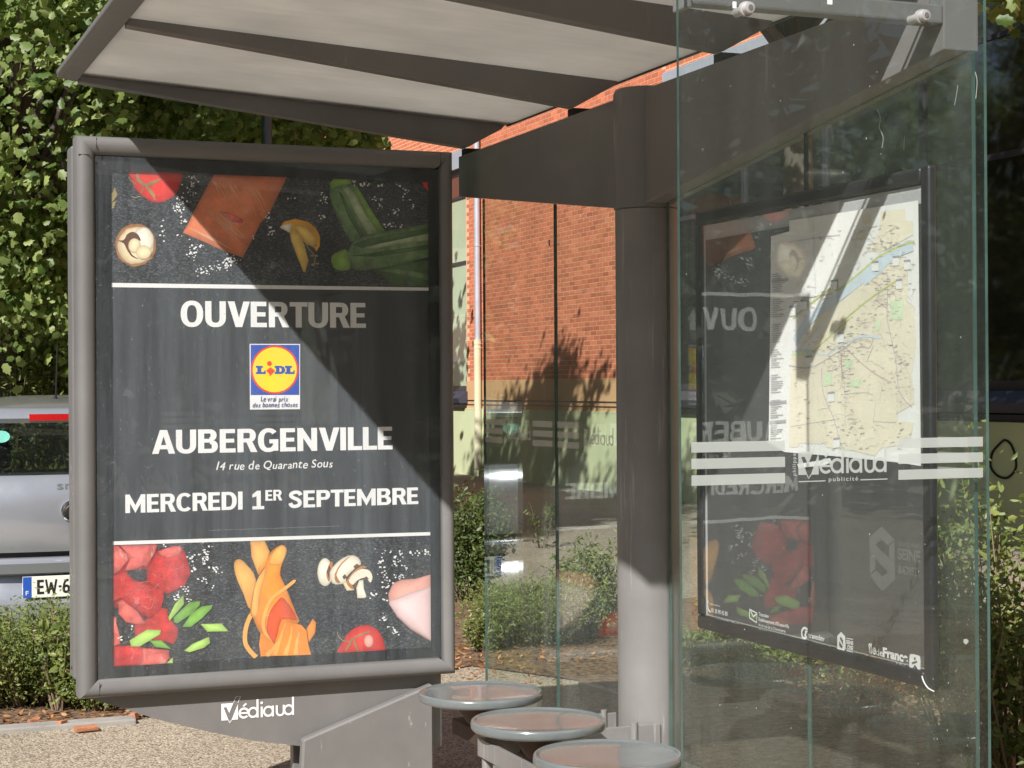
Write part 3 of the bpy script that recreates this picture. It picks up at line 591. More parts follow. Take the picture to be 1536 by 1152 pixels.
for xs_, zs_ in ((IX0+0.004, IZ1+0.031), (IX0+0.004, IZ0-0.030), (IX1-0.004, IZ1+0.031)): MB().box(xs_-0.0004, xs_+0.0004, -0.0002, 0.004, zs_-0.022, zs_+0.024).build('seam', 'rubber', AD)
for zs_ in (IZ1-0.004,): MB().box(OX0+0.004, OX0+0.05, -0.0004, 0.004, zs_-0.0004, zs_+0.0004).build('seam', 'rubber', AD)
MB().box(OX0-0.004, OX1-0.006, 0.112, 0.225, OZ0+0.05, OZ1-0.022).build('rear_case', 'frame_paint', AD, bevel=0.010)
MB().box(OX0+0.012, OX1-0.012, 0.101, 0.111, OZ0+0.02, OZ1-0.02).build('case_joint', 'rubber', AD)
MB().lathe([(0.006, 0.0), (0.006, 0.002)], OX0-0.006, 0.165, 14, axis='x', cz=OZ0+0.085).build('lock', 'rubber', AD)
AG = 0.024
glz = MB().add([(IX0+0.001, AG, IZ0+0.001), (IX1-0.001, AG, IZ0+0.001), (IX1-0.001, AG, IZ1-0.001), (IX0+0.001, AG, IZ1-0.001)], [(0, 1, 2, 3)]).build('glass', 'ad_glass', AD)
# black mask around the poster, printed on the back of the glass
PT = 0.046                                               # poster plane
(q0, qb), (q1, _) = on_y(168, 1000, PT), on_y(645.5, 972, PT); (_, qt) = on_y(166, 255.5, PT)
QX0, QX1, QZ0, QZ1 = q0, q1, qb, qt
mk = MB()
for x0, x1, z0, z1 in ((IX0+0.002, IX1-0.002, QZ1, IZ1-0.002), (IX0+0.002, IX1-0.002, IZ0+0.002, QZ0), (IX0+0.002, QX0, QZ0, QZ1), (QX1, IX1-0.002, QZ0, QZ1)):
    mk.box(x0, x1, PT-0.010, PT-0.007, z0, z1)
mk.build('mask', 'black_mask', AD)
# belly plate under the case and the foot in front of it
HY = 0.055
belly = [on_y(*p, HY) for p in ((128, 1046), (185, 1063), (240, 1080), (310, 1097), (380, 1111), (450, 1119), (560, 1123), (662, 1119))]
belly = belly + [(belly[-1][0], OZ0-0.002), (belly[0][0], OZ0-0.002)]
MB().prism(belly, 'y', HY, HY+0.07).build('belly_plate', 'chipped_paint', AD, bevel=0.003)
pr = Print('y', HY-0.0012); mb = MB(); u, v = pr.uv(332, 1081); u2, v2 = pr.uv(441, 1072); media_logo(pr, mb, u, v, (u2-u)/4.42, 1); mb.build('plate_logo', 'print_white', AD, fix=False)
GY = 0.004
gp = [on_y(*p, GY) for p in ((455, 1110), (650, 1026))]
MB().prism([gp[0], gp[1], (gp[1][0], 0.004), (gp[0][0]-0.02, 0.004)], 'y', GY, GY+0.045).build('foot', 'chipped_paint', AD, bevel=0.007, seg=1)
xl = on_y(437, 1130, 0.16)[0]; xr = on_y(452, 1130, 0.16)[0]
MB().box(xl, xr+0.3, 0.135, 0.18, 0.004, belly[5][1]+0.05).build('leg', 'shelter_paint', AD, bevel=0.004)

# the poster
PO = tag(MB().box(QX0-0.012, QX1+0.012, PT, PT+0.003, QZ0-0.012, QZ1+0.012).build('poster', 'poster_charcoal'), 'dark opening-day poster with bold white words and fresh food, inside the grey advertising panel', 'poster')
pr = Print('y', PT)
def put(name, mats, fn, parent=None):
    mb = MB(); mb.tone = {}; fn(mb); return mb.build(name, mats, parent or PO, fix=False)
put('slate_band', 'poster_slate', lambda mb: pr.poly(mb, [(QX0, QZ1), (QX1, QZ1), pr.uv(643, 433), pr.uv(167, 427)], 1))
put('slate_band', 'poster_slate', lambda mb: pr.poly(mb, [(QX0, QZ0), (QX1, QZ0), pr.uv(646, 800), pr.uv(169, 815)], 1))
put('white_rule', 'print_white', lambda mb: pr.ppoly(mb, [(167, 424.3), (644, 431.4), (644, 436.2), (167, 430.8)], 3))
put('white_rule', 'print_white', lambda mb: pr.ppoly(mb, [(169, 812), (646.5, 798), (646.5, 803), (169, 817.5)], 3))
put('headline', 'print_white', lambda mb: block_text(pr, mb, 'OUVERTURE', (271, 490), (549, 454.5), 2))
put('town_name', 'print_white', lambda mb: block_text(pr, mb, 'AUBERGENVILLE', (228, 681), (589, 640), 2))
put('address_line', 'print_white', lambda mb: hand_text(pr, mb, '14 rue de Quarante Sous', (324, 707), (499, 688.5), 2))
put('date_word', 'print_white', lambda mb: block_text(pr, mb, 'MERCREDI', (188, 769.7), (364, 737.2), 2))
put('date_word', 'print_white', lambda mb: block_text(pr, mb, 'SEPTEMBRE', (433, 762), (627.5, 731), 2))
put('date_suffix', 'print_white', lambda mb: block_text(pr, mb, 'ER', (398, 751.2), (422.5, 734.5), 2))
def datel(mb):
    x, z0 = pr.uv(378.5, 764.2); x2, z1 = pr.uv(396, 735.8); wd = (x2-x)
    pr.poly(mb, [(x+wd*.36, z0), (x+wd*.36, z1-(z1-z0)*.30), (x, z1-(z1-z0)*.36), (x, z1-(z1-z0)*.20), (x+wd*.40, z1), (x+wd*.72, z1), (x+wd*.72, z0)], 2)
    pr.poly(mb, [(x, z0), (x+wd, z0), (x+wd, z0+(z1-z0)*.17), (x, z0+(z1-z0)*.17)], 3)
put('date_number', 'print_white', datel)
put('legal_line', 'print_white', lambda mb: pr.text(mb, 'Année 2021 - Photos non contractuelles - Sauf erreurs typographiques - Imprimé en UE - LIDL RCS Créteil 343 262 622', (314, 796), (509, 788.5), 2))
# supermarket logo
Zl = zf(360, 500, 8.864)
lg = put('store_logo', ['print_white', 'print_blue', 'print_red', 'print_yellow'], lambda mb: (
    pr.ppoly(mb, Zl([(127, 140), (798, 141), (797, 1008), (131, 1014)]), 2, 0), pr.ppoly(mb, Zl([(140, 153), (786, 153), (786, 818), (141, 820)]), 3, 1),
    pr.ppoly(mb, Zl([(460+316*math.cos(a*.1309), 484+323*math.sin(a*.1309)) for a in range(48)]), 4, 2),
    pr.ppoly(mb, Zl([(460+292*math.cos(a*.1309), 484+299*math.sin(a*.1309)) for a in range(48)]), 5, 3)))
def lidl(mb):
    L1 = [(208, 432), (300, 432), (300, 458), (280, 458), (280, 514), (316, 514), (328, 490), (338, 490), (338, 540), (208, 540), (208, 514), (228, 514), (228, 458), (208, 458)]
    pr.ppoly(mb, Zl(L1), 6, 0); pr.ppoly(mb, Zl([(a+386, b) for a, b in L1]), 6, 0)
    pr.ppoly(mb, Zl([(458, 432), (545, 432), (585, 450), (600, 485), (585, 522), (545, 540), (458, 540), (458, 514), (476, 514), (476, 458), (458, 458)]), 6, 0)
    pr.ppoly(mb, Zl([(522, 456), (540, 460), (552, 486), (540, 512), (522, 516)]), 7, 1)
    pr.ppoly(mb, Zl([(388+32*math.cos(a*.5236), 400+32*math.sin(a*.5236)) for a in range(12)]), 7, 2)
    pr.ppoly(mb, Zl([(345, 498), (402, 450), (462, 498), (412, 548), (385, 570), (392, 545)]), 7, 2)
put('logo_letters', ['print_blue', 'print_yellow', 'print_red'], lidl, lg)
put('logo_slogan', 'print_ink', lambda mb: (hand_text(pr, mb, 'Le vrai prix', (391, 605), (432, 594), 6, 2), hand_text(pr, mb, 'des bonnes choses', (378.5, 611.5), (446, 603), 6, 3)), lg)

A, B, C, D, E_ = zf(160, 250, 5.908), zf(400, 250, 5.908), zf(160, 800, 5.485), zf(330, 800, 5.76), zf(460, 800, 5.76)
def clipT(pts): return [(x, max(y, 255.4 + (x-166)*0.0342)) for x, y in pts]
def clipB(pts): return [(min(x, 647.3), min(y, 1000 - (x-168)*0.0569)) for x, y in pts]
pf = PrintV('y', PT)
put('tomato_print', ['print_tomato', 'print_stem'], lambda mb: (
    pf.ppoly(mb, clipT(catmull(A([(205, 30), (440, 30), (660, 55), (655, 140), (620, 230), (560, 285), (480, 315), (410, 312), (330, 270), (250, 190), (215, 110)]), 4)), 2, 0),
    *[pf.pribbon(mb, A(q), [0.004*2.2, 0.012, 0.010, 0.002], 3, 1, 0) for q in ([(340, 165), (380, 155), (440, 128), (490, 108)], [(335, 165), (280, 120), (270, 80), (268, 45)], [(345, 170), (390, 220), (420, 260), (425, 290)])],
    *[pf.pribbon(mb, A(q), 0.003, 3, 1, 0) for q in ([(330, 180), (318, 210), (305, 235)], [(300, 262), (250, 275), (215, 262)], [(260, 155), (210, 125), (195, 90)])]))
salm = A([(950, 70), (1598, 92), (1500, 290), (1430, 430), (1360, 500), (1310, 610), (1205, 805), (1060, 755), (860, 665), (675, 585), (730, 490), (770, 400), (830, 290), (900, 160)])
rnd = random.Random(3)
def salmon(mb):
    pf.ppoly(mb, clipT(salm), 2, 0)
    pf.ppoly(mb, A([(985, 390), (1100, 410), (1210, 470), (1200, 500), (1110, 490), (1040, 440)]), 3, 2)
    for i in range(24):
        t = i/24; x0, y0 = 980 + 420*t, 110 + 90*t
        x1 = x0 + 60 + 50*rnd.random(); y1 = y0 + 190 + 120*rnd.random()
        pf.pribbon(mb, A([(x0-80*rnd.random(), y0+20*rnd.random()), ((x0+x1)/2-40+20*rnd.random(), (y0+y1)/2), (x1-20, y1)]), [0.0008, 0.0026, 0.0022, 0.0018, 0.0012, 0.0006][:5]+[0.0006]*4, 3, 1, 4)
    for i in range(16):
        x0, y0 = 860+rnd.random()*160, 360+rnd.random()*90
        pf.pribbon(mb, A([(x0, y0), (x0+90+30*rnd.random(), y0+110), (x0+230, y0+200+100*rnd.random())]), 0.0013, 3, 1, 4)
    for i in range(10):
        y0 = 560+i*12; pf.pribbon(mb, A([(700+i*22, y0-30), (800+i*22, y0+10), (950+i*18, y0+70)]), 0.0009, 3, 1, 3)
put('salmon_print', ['print_salmon', 'print_salmon_vein', 'print_meat_light'], salmon)
def ell(cx, cy, rx, ry, n=28, wob=0.0, seed=1):
    r = random.Random(seed); return [(cx+rx*(1+wob*(r.random()-.5))*math.cos(2*math.pi*k/n), cy+ry*(1+wob*(r.random()-.5))*math.sin(2*math.pi*k/n)) for k in range(n)]
put('mushroom_print', ['print_crust', 'print_cream', 'print_umber', 'print_pale'], lambda mb: (
    pf.ppoly(mb, A(ell(255, 695, 184, 190, 28, .06)), 2, 0), pf.ppoly(mb, A(ell(258, 700, 160, 165, 24, .09, 4)), 3, 1), pf.ppoly(mb, A(ell(320, 650, 95, 110, 20, .1, 5)), 4, 3),
    pf.ppoly(mb, A([(95, 655), (150, 650), (180, 600), (230, 578), (280, 605), (300, 660), (250, 635), (205, 660), (200, 720), (225, 780), (280, 818), (220, 795), (180, 740), (150, 680)]), 5, 2, 3),
    pf.ppoly(mb, A(ell(245, 700, 55, 65, 18)), 6, 1), pf.ppoly(mb, A(ell(325, 760, 68, 62, 18)), 6, 1)))
put('lemon_print', ['print_lemon', 'print_lemon_pale', 'print_pale', 'print_stem'], lambda mb: (
    pf.ppoly(mb, B([(115, 540), (150, 490), (250, 462), (370, 490), (440, 550), (472, 620), (470, 700), (440, 752), (420, 715), (360, 690), (300, 640), (210, 590)]), 2, 0),
    pf.ppoly(mb, B([(240, 520), (330, 530), (400, 590), (440, 660), (420, 705), (350, 670), (290, 600)]), 3, 1, 3),
    pf.ppoly(mb, B([(115, 540), (150, 510), (225, 505), (205, 585)]), 3, 2),
    pf.ppoly(mb, B([(205, 590), (225, 540), (285, 590), (330, 680), (360, 800), (370, 830), (340, 935), (325, 935), (270, 800), (215, 650)]), 4, 1),
    pf.pribbon(mb, B([(340, 680), (390, 750), (430, 800), (415, 880)]), 0.004, 3, 3), *[pf.ppoly(mb, B(ell(x, y, 18, 10, 8)), 3, 3) for x, y in ((440, 790), (400, 790), (450, 860), (410, 870), (430, 700))]))
def zucc(mb):
    pf.ppoly(mb, clipB([(x, y) for x, y in B([(940, 900), (1200, 850), (1437, 830), (1437, 1066), (1115, 1056)])]), 2, 3)
    pf.ppoly(mb, B([(1000, 920), (1200, 900), (1437, 960), (1437, 1010), (1200, 960)]), 3, 0)
    pf.ppoly(mb, B([(555, 190), (600, 150), (740, 140), (800, 175), (870, 290), (960, 440), (1050, 575), (740, 668), (680, 560), (600, 400), (555, 260)]), 3, 0)
    pf.ppoly(mb, B([(760, 170), (800, 175), (870, 290), (960, 440), (1045, 572), (990, 580), (890, 430), (800, 260)]), 4, 2)
    pf.ppoly(mb, B([(672, 190), (720, 180), (790, 250), (860, 390), (980, 582), (900, 608), (780, 410)]), 5, 1)
    pf.ppoly(mb, B([(640, 230), (660, 230), (760, 430), (870, 615), (830, 630), (720, 440)]), 5, 3)
    pf.ppoly(mb, clipT(B([(553, 150), (590, 105), (745, 110), (750, 150), (660, 168), (570, 200)])), 6, 2)
    pf.ppoly(mb, B([(1437, 505), (1200, 545), (900, 600), (770, 660), (700, 770), (740, 880), (790, 925), (960, 905), (1200, 860), (1437, 800)]), 6, 0)
    pf.ppoly(mb, B([(760, 690), (900, 640), (1437, 540), (1437, 590), (1000, 680), (850, 725)]), 7, 3)
    pf.ppoly(mb, B([(850, 722), (1000, 682), (1437, 592), (1437, 650), (1100, 700), (950, 730)]), 8, 1)
    pf.ppoly(mb, B([(730, 790), (900, 770), (1437, 690), (1437, 730), (950, 800)]), 7, 3)
    pf.ppoly(mb, B([(568, 800), (640, 750), (700, 733), (722, 790), (742, 905), (650, 922), (590, 895)]), 7, 2, 2)
put('zucchini_print', ['print_zucchini', 'print_zucchini_pale', 'print_zucchini_stem', 'print_zucchini_dark'], zucc)
put('tomato_edge_print', 'print_tomato', lambda mb: pf.ppoly(mb, B([(1370, 132), (1434, 135), (1430, 222), (1395, 180)]), 2))
def meat(mb):
    for pts, mi, ly in (([(50, 100), (420, 92), (400, 300), (500, 420), (300, 700), (50, 600)], 2, 2),
        ([(50, 100), (95, 105), (165, 170), (180, 215), (100, 310), (50, 340)], 1, 3), ([(110, 98), (420, 92), (400, 150), (330, 270), (300, 265), (220, 300), (150, 305), (185, 220), (165, 165)], 1, 4),
        ([(330, 300), (350, 260), (420, 140), (560, 100), (620, 110), (660, 200), (690, 330), (640, 430), (500, 500), (420, 450), (330, 400)], 0, 5),
        ([(230, 750), (340, 700), (450, 610), (500, 620), (510, 690), (585, 780), (585, 850), (550, 910), (480, 890), (230, 860)], 0, 4), ([(95, 560), (130, 545), (250, 640), (330, 750), (230, 745), (160, 730), (95, 660)], 1, 5),
        ([(50, 350), (150, 310), (200, 380), (330, 410), (470, 470), (470, 540), (440, 630), (350, 700), (240, 620), (110, 530), (50, 560)], 0, 6),
        ([(48, 680), (80, 690), (80, 740), (110, 850), (110, 910), (48, 930)], 1, 4), ([(48, 930), (200, 920), (300, 940), (515, 960), (515, 1020), (490, 1070), (48, 1095)], 0, 4), ([(300, 945), (515, 960), (510, 1030), (480, 1070), (270, 1085)], 1, 5)):
        pf.ppoly(mb, clipB([(max(x, 168.5), y) for x, y in C(pts)]), ly, mi)
    pf.ppoly(mb, C([(150, 310), (330, 290), (320, 400), (220, 380)]), 6, 3)
    pf.ppoly(mb, C([(420, 150), (560, 105), (615, 115), (600, 170), (500, 200)]), 6, 1, 2)
    for i in range(34):
        x0, y0 = rnd.choice(((150, 470), (350, 560), (420, 300), (520, 250), (300, 480), (470, 780), (400, 1000), (150, 170)))
        x0 += rnd.uniform(-70, 70); y0 += rnd.uniform(-60, 60)
        pf.pribbon(mb, C([(x0, y0), (x0+rnd.uniform(10, 60), y0+rnd.uniform(-25, 35)), (x0+rnd.uniform(50, 90), y0+rnd.uniform(-40, 60))]), 0.0013, 7, 1, 3)
put('meat_print', ['print_meat', 'print_meat_light', 'print_meat_dark', 'poster_slate'], meat)
put('spring_onion_print', ['print_onion', 'print_onion_light'], lambda mb: [pf.ppoly(mb, clipB(C(p)), 8, i) for i, p in ((1, [(630, 505), (636, 580), (515, 720), (505, 690), (560, 580)]), (0, [(550, 690), (680, 565), (770, 555), (765, 590), (700, 660), (580, 740), (550, 730)]),
    (0, [(620, 770), (700, 650), (780, 600), (870, 588), (860, 620), (780, 700), (690, 770)]), (1, [(770, 745), (945, 740), (1000, 805), (825, 808)]), (1, [(635, 965), (700, 910), (840, 850), (850, 900), (800, 940), (680, 978)]),
    (1, [(185, 880), (330, 790), (445, 795), (440, 830), (270, 930), (200, 930)]), (0, [(350, 880), (450, 880), (530, 950), (400, 935)]), (1, [(490, 1068), (540, 1020), (545, 1066)]))])
def carrot(mb):
    pf.ppoly(mb, D([(120, 260), (165, 222), (230, 270), (310, 400), (262, 655), (200, 520), (140, 380)]), 2, 1, 3)
    pf.ppoly(mb, D([(260, 66), (385, 63), (430, 160), (400, 260), (330, 360), (270, 200)]), 3, 1)
    pf.ppoly(mb, D([(330, 300), (425, 190), (400, 270), (335, 360)]), 4, 0)
    pf.ppoly(mb, D([(500, 112), (545, 100), (577, 150), (530, 280), (520, 360), (560, 450), (660, 700), (670, 780), (460, 955), (340, 850), (290, 740), (260, 680), (300, 450), (380, 300), (430, 170)]), 5, 0, 3)
    pf.ppoly(mb, D([(440, 190), (500, 118), (545, 106), (570, 150), (530, 260), (430, 270)]), 6, 1, 3)
    pf.ppoly(mb, D([(310, 420), (400, 290), (350, 500), (320, 700), (290, 720), (270, 670)]), 6, 1, 3)
    pf.ppoly(mb, D([(490, 590), (550, 560), (665, 745), (530, 742), (470, 945), (405, 860), (420, 700)]), 6, 2, 3)
    pf.pribbon(mb, D([(652, 402), (560, 475), (450, 560), (390, 680), (375, 820), (450, 965)]), [0.004]+[0.012]*19+[0.008], 7, 1, 4)
    pf.pribbon(mb, D([(270, 690), (222, 820), (222, 960), (310, 1072)]), [0.008]+[0.016]*11+[0.02], 4, 1, 4)
    pf.ppoly(mb, clipB(D([(350, 1062), (335, 960), (350, 850), (400, 890), (470, 955), (530, 740), (600, 770), (700, 790), (745, 840), (760, 960), (785, 1048)])), 8, 0)
    for q in ([(470, 1050), (520, 900), (560, 780)], [(560, 1050), (600, 930), (620, 800)], [(650, 1048), (660, 950), (680, 850)], [(400, 1055), (470, 980), (520, 900)]): pf.pribbon(mb, D(q), [0.016]*3+[0.010]*3+[0.004]*3, 9, 1, 4)
    pf.ppoly(mb, D([(800, 735), (828, 770), (820, 860), (765, 945), (745, 820)]), 7, 0)
put('carrot_print', ['print_carrot', 'print_carrot_light', 'print_carrot_red'], carrot)
put('mushroom_slice_print', ['print_pale', 'print_crust', 'print_umber', 'print_cream'], lambda mb: (
    pf.ppoly(mb, E_(ell(158, 335, 66, 121)), 2, 0), pf.ppoly(mb, E_([(170, 330), (205, 245), (228, 260), (205, 350), (195, 415), (175, 390)]), 3, 1, 2), pf.ppoly(mb, E_([(172, 330), (195, 275), (205, 300), (190, 390)]), 4, 2),
    pf.ppoly(mb, E_([(195, 340), (260, 250), (360, 190), (440, 205), (468, 265), (420, 300), (340, 380), (340, 420), (280, 440), (220, 430)]), 5, 0, 2), pf.ppoly(mb, E_([(240, 350), (300, 250), (380, 192), (300, 270), (255, 360), (290, 425), (250, 420)]), 6, 1, 2),
    pf.ppoly(mb, E_([(400, 285), (430, 262), (465, 280), (420, 310)]), 6, 2), pf.ppoly(mb, E_([(305, 375), (330, 350), (345, 380), (320, 400)]), 6, 2), pf.ppoly(mb, E_([(310, 430), (370, 400), (410, 490), (345, 495)]), 6, 3),
    pf.ppoly(mb, E_([(340, 420), (385, 350), (460, 285), (520, 290), (440, 330), (380, 420), (410, 480), (370, 470)]), 7, 1, 2),
    pf.ppoly(mb, E_([(362, 410), (400, 350), (470, 308), (540, 322), (566, 378), (548, 425), (520, 395), (480, 385), (430, 410), (400, 445)]), 8, 0, 3), pf.ppoly(mb, E_([(400, 440), (440, 405), (430, 470), (410, 480)]), 8, 2), pf.ppoly(mb, E_([(485, 385), (515, 370), (535, 395), (500, 400)]), 9, 2),
    pf.ppoly(mb, E_([(425, 470), (450, 405), (485, 400), (492, 480), (515, 545), (500, 558), (435, 560)]), 9, 0)))
put('cherry_tomato_print', ['print_tomato', 'print_stem', 'print_ham'], lambda mb: (
    pf.ppoly(mb, clipB(catmull(E_([(270, 1034), (300, 950), (380, 840), (470, 795), (560, 800), (640, 870), (668, 960), (668, 1012), (470, 1024)]), 3)), 2, 0), pf.ppoly(mb, E_(ell(535, 930, 40, 55, 16)), 3, 2),
    *[pf.pribbon(mb, clipB(E_(q)), [0.004, 0.008, 0.003], 4, 1, 0) for q in ([(400, 905), (480, 870), (548, 845)], [(395, 900), (370, 960), (335, 1015)], [(400, 910), (420, 960), (440, 1018)])], pf.pribbon(mb, E_([(385, 935), (310, 925), (270, 880), (265, 850)]), 0.003, 4, 1, 3)))
put('ham_print', ['print_ham', 'print_ham_light'], lambda mb: (pf.ppoly(mb, clipB(E_([(1078, 352), (940, 392), (820, 400), (745, 430), (705, 520), (710, 610), (780, 720), (900, 830), (1078, 935)])), 2, 0), pf.ppoly(mb, clipB(E_([(1078, 460), (900, 510), (712, 585), (712, 612), (785, 715), (905, 820), (1078, 925)])), 3, 1)))
def salt(mb):
    def cl(Z, c, n, sx, sy):
        for _ in range(n):
            x, y = c[0]+rnd.gauss(0, sx), c[1]+rnd.gauss(0, sy); r = rnd.uniform(3.5, 11)
            pts = Z(ell(x, y, r, r*rnd.uniform(.6, 1), 6, .4, rnd.randint(0, 999)))
            if all(167.5 < p[0] < 646 for p in pts) and all(p[1] > 273 or p[1] > 258+(p[0]-166)*.034 for p in pts): pf.ppoly(mb, pts, 6)
    for c, n, sx, sy in (((770, 110), 16, 40, 30), ((740, 210), 14, 40, 25), ((640, 320), 22, 30, 45), ((640, 400), 14, 30, 25), ((690, 490), 6, 20, 10), ((500, 540), 8, 15, 60), ((600, 610), 3, 40, 10), ((770, 760), 24, 30, 40), ((840, 700), 8, 40, 12), ((1085, 830), 40, 35, 35), ((880, 915), 26, 40, 20), ((1000, 890), 8, 30, 15), ((1430, 450), 7, 15, 25), ((1450, 560), 6, 25, 25), ((1300, 640), 4, 10, 20)): cl(A, c, n, sx, sy)
    for c, n, sx, sy in (((500, 290), 14, 22, 30), ((490, 440), 10, 15, 12), ((210, 270), 5, 25, 25), ((830, 150), 14, 60, 25), ((950, 280), 10, 35, 15), ((1010, 170), 8, 20, 15), ((1230, 250), 10, 25, 30), ((1140, 400), 9, 30, 18), ((1080, 520), 14, 50, 20), ((1000, 350), 6, 15, 20), ((1160, 150), 4, 15, 15), ((1300, 350), 4, 12, 15), ((30, 570), 5, 12, 30)): cl(B, c, n, sx, sy)
    for c, n, sx, sy in (((680, 180), 8, 25, 30), ((820, 150), 18, 30, 40), ((810, 220), 14, 15, 20), ((720, 300), 8, 15, 20), ((900, 300), 16, 30, 22), ((780, 380), 8, 20, 20), ((570, 520), 12, 20, 18), ((650, 460), 10, 25, 20), ((680, 545), 6, 12, 8), ((880, 430), 3, 10, 10), ((480, 100), 4, 8, 10), ((190, 780), 4, 12, 12), ((150, 860), 5, 25, 10)): cl(C, c, n, sx, sy)
    for c, n, sx, sy in (((650, 240), 12, 15, 30), ((770, 250), 14, 25, 25), ((680, 165), 6, 25, 12), ((810, 180), 6, 8, 15), ((940, 170), 9, 30, 15), ((1035, 165), 8, 20, 12), ((860, 300), 4, 8, 8), ((660, 350), 8, 22, 20), ((800, 370), 12, 40, 15), ((690, 450), 14, 25, 30), ((570, 540), 8, 20, 18), ((660, 575), 6, 12, 8), ((670, 740), 14, 25, 20), ((765, 850), 10, 14, 14), ((700, 810), 4, 8, 8)): cl(E_, c, n, sx, sy)
so_ = put('salt_print', 'print_white', salt); so_['kind'] = 'stuff'
put('rosemary_print', 'print_stem', lambda mb: [pf.pribbon(mb, A([(42, 260+i*14), (42+50-abs(3-i)*6, 230+i*16-40*(i < 5))]), [0.002, 0.006], 3, 0, 0) for i in range(9)])

# ------------------------------------------------------------------ map case on the back wall
MX = -0.050
MC = thing('map_display_case', 'black framed wall display case hung on the glass between post and end pane', 'display case', (-0.03, -2.26, 0.9))
y0, y1 = on_x(1044, 600, -0.022)[0], on_x(1396, 600, -0.022)[0]; z0, z1 = on_x(1046.5, 942, -0.022)[1], on_x(1391, 248, -0.022)[1]
def mbar(a, b, c, d): MB().box(-0.024, -0.002, min(a, b), max(a, b), c, d).build('frame_bar', 'black_trim', MC, bevel=0.009, seg=3, smooth=40)
mbar(y0, y1+0.035, z0, z0+0.038); mbar(y0, y1+0.035, z1-0.036, z1); mbar(y0, y0-0.030, z0+0.039, z1-0.037); mbar(y1+0.034, y1, z0-0.002, z1+0.002)
MB().box(-0.010, -0.003, y1+0.05, y0-0.03, z0+0.04, z1-0.04).build('back_board', 'print_map_grey', MC)
sq = [on_x(*p, -0.026) for p in ((1383, 1014), (1386, 1023), (1392, 1032), (1401, 1037))]
MB().tube([(-0.026, a, b) for a, b in catmull(sq, 4, False)], 0.0016, 6).build('loose_seal', 'print_white', MC)
MB().box(-0.0195, -0.0180, y1+0.036, y0-0.031, z0+0.043, z1-0.041).build('cover_sheet', 'map_plexi', MC)
ty0 = y0-0.045; ty1 = y1+0.038; tz1 = z1-0.078; tz0 = z0+0.045
TP = tag(MB().box(-0.0125, -0.0112, ty1, ty0, tz0, tz1).build('timetable_poster', 'poster_grey'), 'dark grey transport information poster with white logos along its foot, in the black case', 'poster')
pm = Print('x', -0.0125)
def putm(name, mats, fn, parent=None):
    mb = MB(); fn(mb); return mb.build(name, mats, parent or TP, fix=False)
putm('edge_rule', 'print_map_grey', lambda mb: (pm.ribbon(mb, [(ty0, tz1-0.002), (ty1, tz1-0.002)], 0.003, 1), pm.ribbon(mb, [(ty0-0.002, tz1), (ty0-0.002, tz0)], 0.002, 1)))
G1, G2 = zf(1040, 880, 8.5333), zf(1190, 900, 6.9818)
putm('foot_lettering', 'print_white', lambda mb: pm.text(mb, 'Trafic en Direct', *G1([(203, 225), (343, 238)]), 1, bold=0.004))
putm('foot_lettering', 'print_white', lambda mb: pm.text(mb, '01 30 90 43 80', *G1([(233, 327), (440, 322)]), 1, bold=0.012))
putm('foot_lettering', 'print_white', lambda mb: pm.text(mb, 'www.transdev-idf.com', *G1([(290, 425), (580, 463)]), 1, bold=0.008))
putm('foot_icon', 'print_white', lambda mb: pm.pribbon(mb, G1([(233, 400), (275, 410)]), 0.002, 1, 0, 0))
putm('foot_lettering', 'print_white', lambda mb: pm.text(mb, 'Transdev', *G1([(838, 372), (968, 355)]), 1, bold=0.012))
putm('foot_lettering', 'print_white', lambda mb: pm.text(mb, "Etablissement d'Ecquevilly", *G1([(838, 452), (1228, 485)]), 1, bold=0.012))
putm('foot_lettering', 'print_white', lambda mb: pm.text(mb, '4 à 6 rue de la Chamoiserie', *G1([(838, 505), (1182, 552)]), 1, bold=0.006))
putm('foot_lettering', 'print_white', lambda mb: pm.text(mb, '78920 Ecquevilly', *G1([(842, 590), (1050, 592)]), 1, bold=0.006))
putm('foot_icon', 'print_white', lambda mb: pm.pribbon(mb, G1([(195, 190), (185, 200), (190, 270), (205, 310), (222, 322)]), 0.005, 1, 0, 3))
putm('foot_icon', 'print_white', lambda mb: pm.pribbon(mb, G1([(722, 290), (818, 340), (812, 460), (722, 400), (722, 290)]), 0.004, 1, 0, 0))
putm('foot_icon', 'print_white', lambda mb: pm.pribbon(mb, G1([(735, 310), (770, 382), (812, 350)]), 0.004, 1, 0, 0))
putm('foot_lettering', 'print_white', lambda mb: pm.text(mb, 'transdev', *G2([(160, 395), (328, 378)]), 1, bold=0.02))
putm('foot_icon', 'print_white', lambda mb: pm.pribbon(mb, G2([(150, 310), (120, 292), (92, 320), (95, 380), (120, 402), (142, 385)]), 0.006, 1, 0, 4))
putm('foot_icon', 'print_white', lambda mb: pm.ppoly(mb, G2([(125, 320), (158, 325), (140, 350), (132, 385), (118, 375), (128, 345)]), 2))
putm('foot_lettering', 'print_white', lambda mb: pm.text(mb, 'SEINE', *G2([(556, 458), (628, 432)]), 1, bold=0.04))
putm('foot_lettering', 'print_white', lambda mb: pm.text(mb, 'OISE', *G2([(566, 515), (628, 484)]), 1, bold=0.04))
for a, b in (((558, 400), (626, 412)), ((560, 530), (628, 545))): putm('foot_rule', 'print_white', lambda mb: pm.pribbon(mb, G2([a, b]), 0.002, 1, 0, 0))
putm('foot_lettering', 'print_white', lambda mb: pm.text(mb, 'île', *G2([(785, 556), (866, 466)]), 1, bold=0.03))
putm('foot_lettering', 'print_white', lambda mb: pm.text(mb, 'de', *G2([(868, 577), (940, 520)]), 1, bold=0.012))
putm('foot_lettering', 'print_white', lambda mb: pm.text(mb, 'France', *G2([(940, 598), (1202, 556)]), 1, bold=0.045))
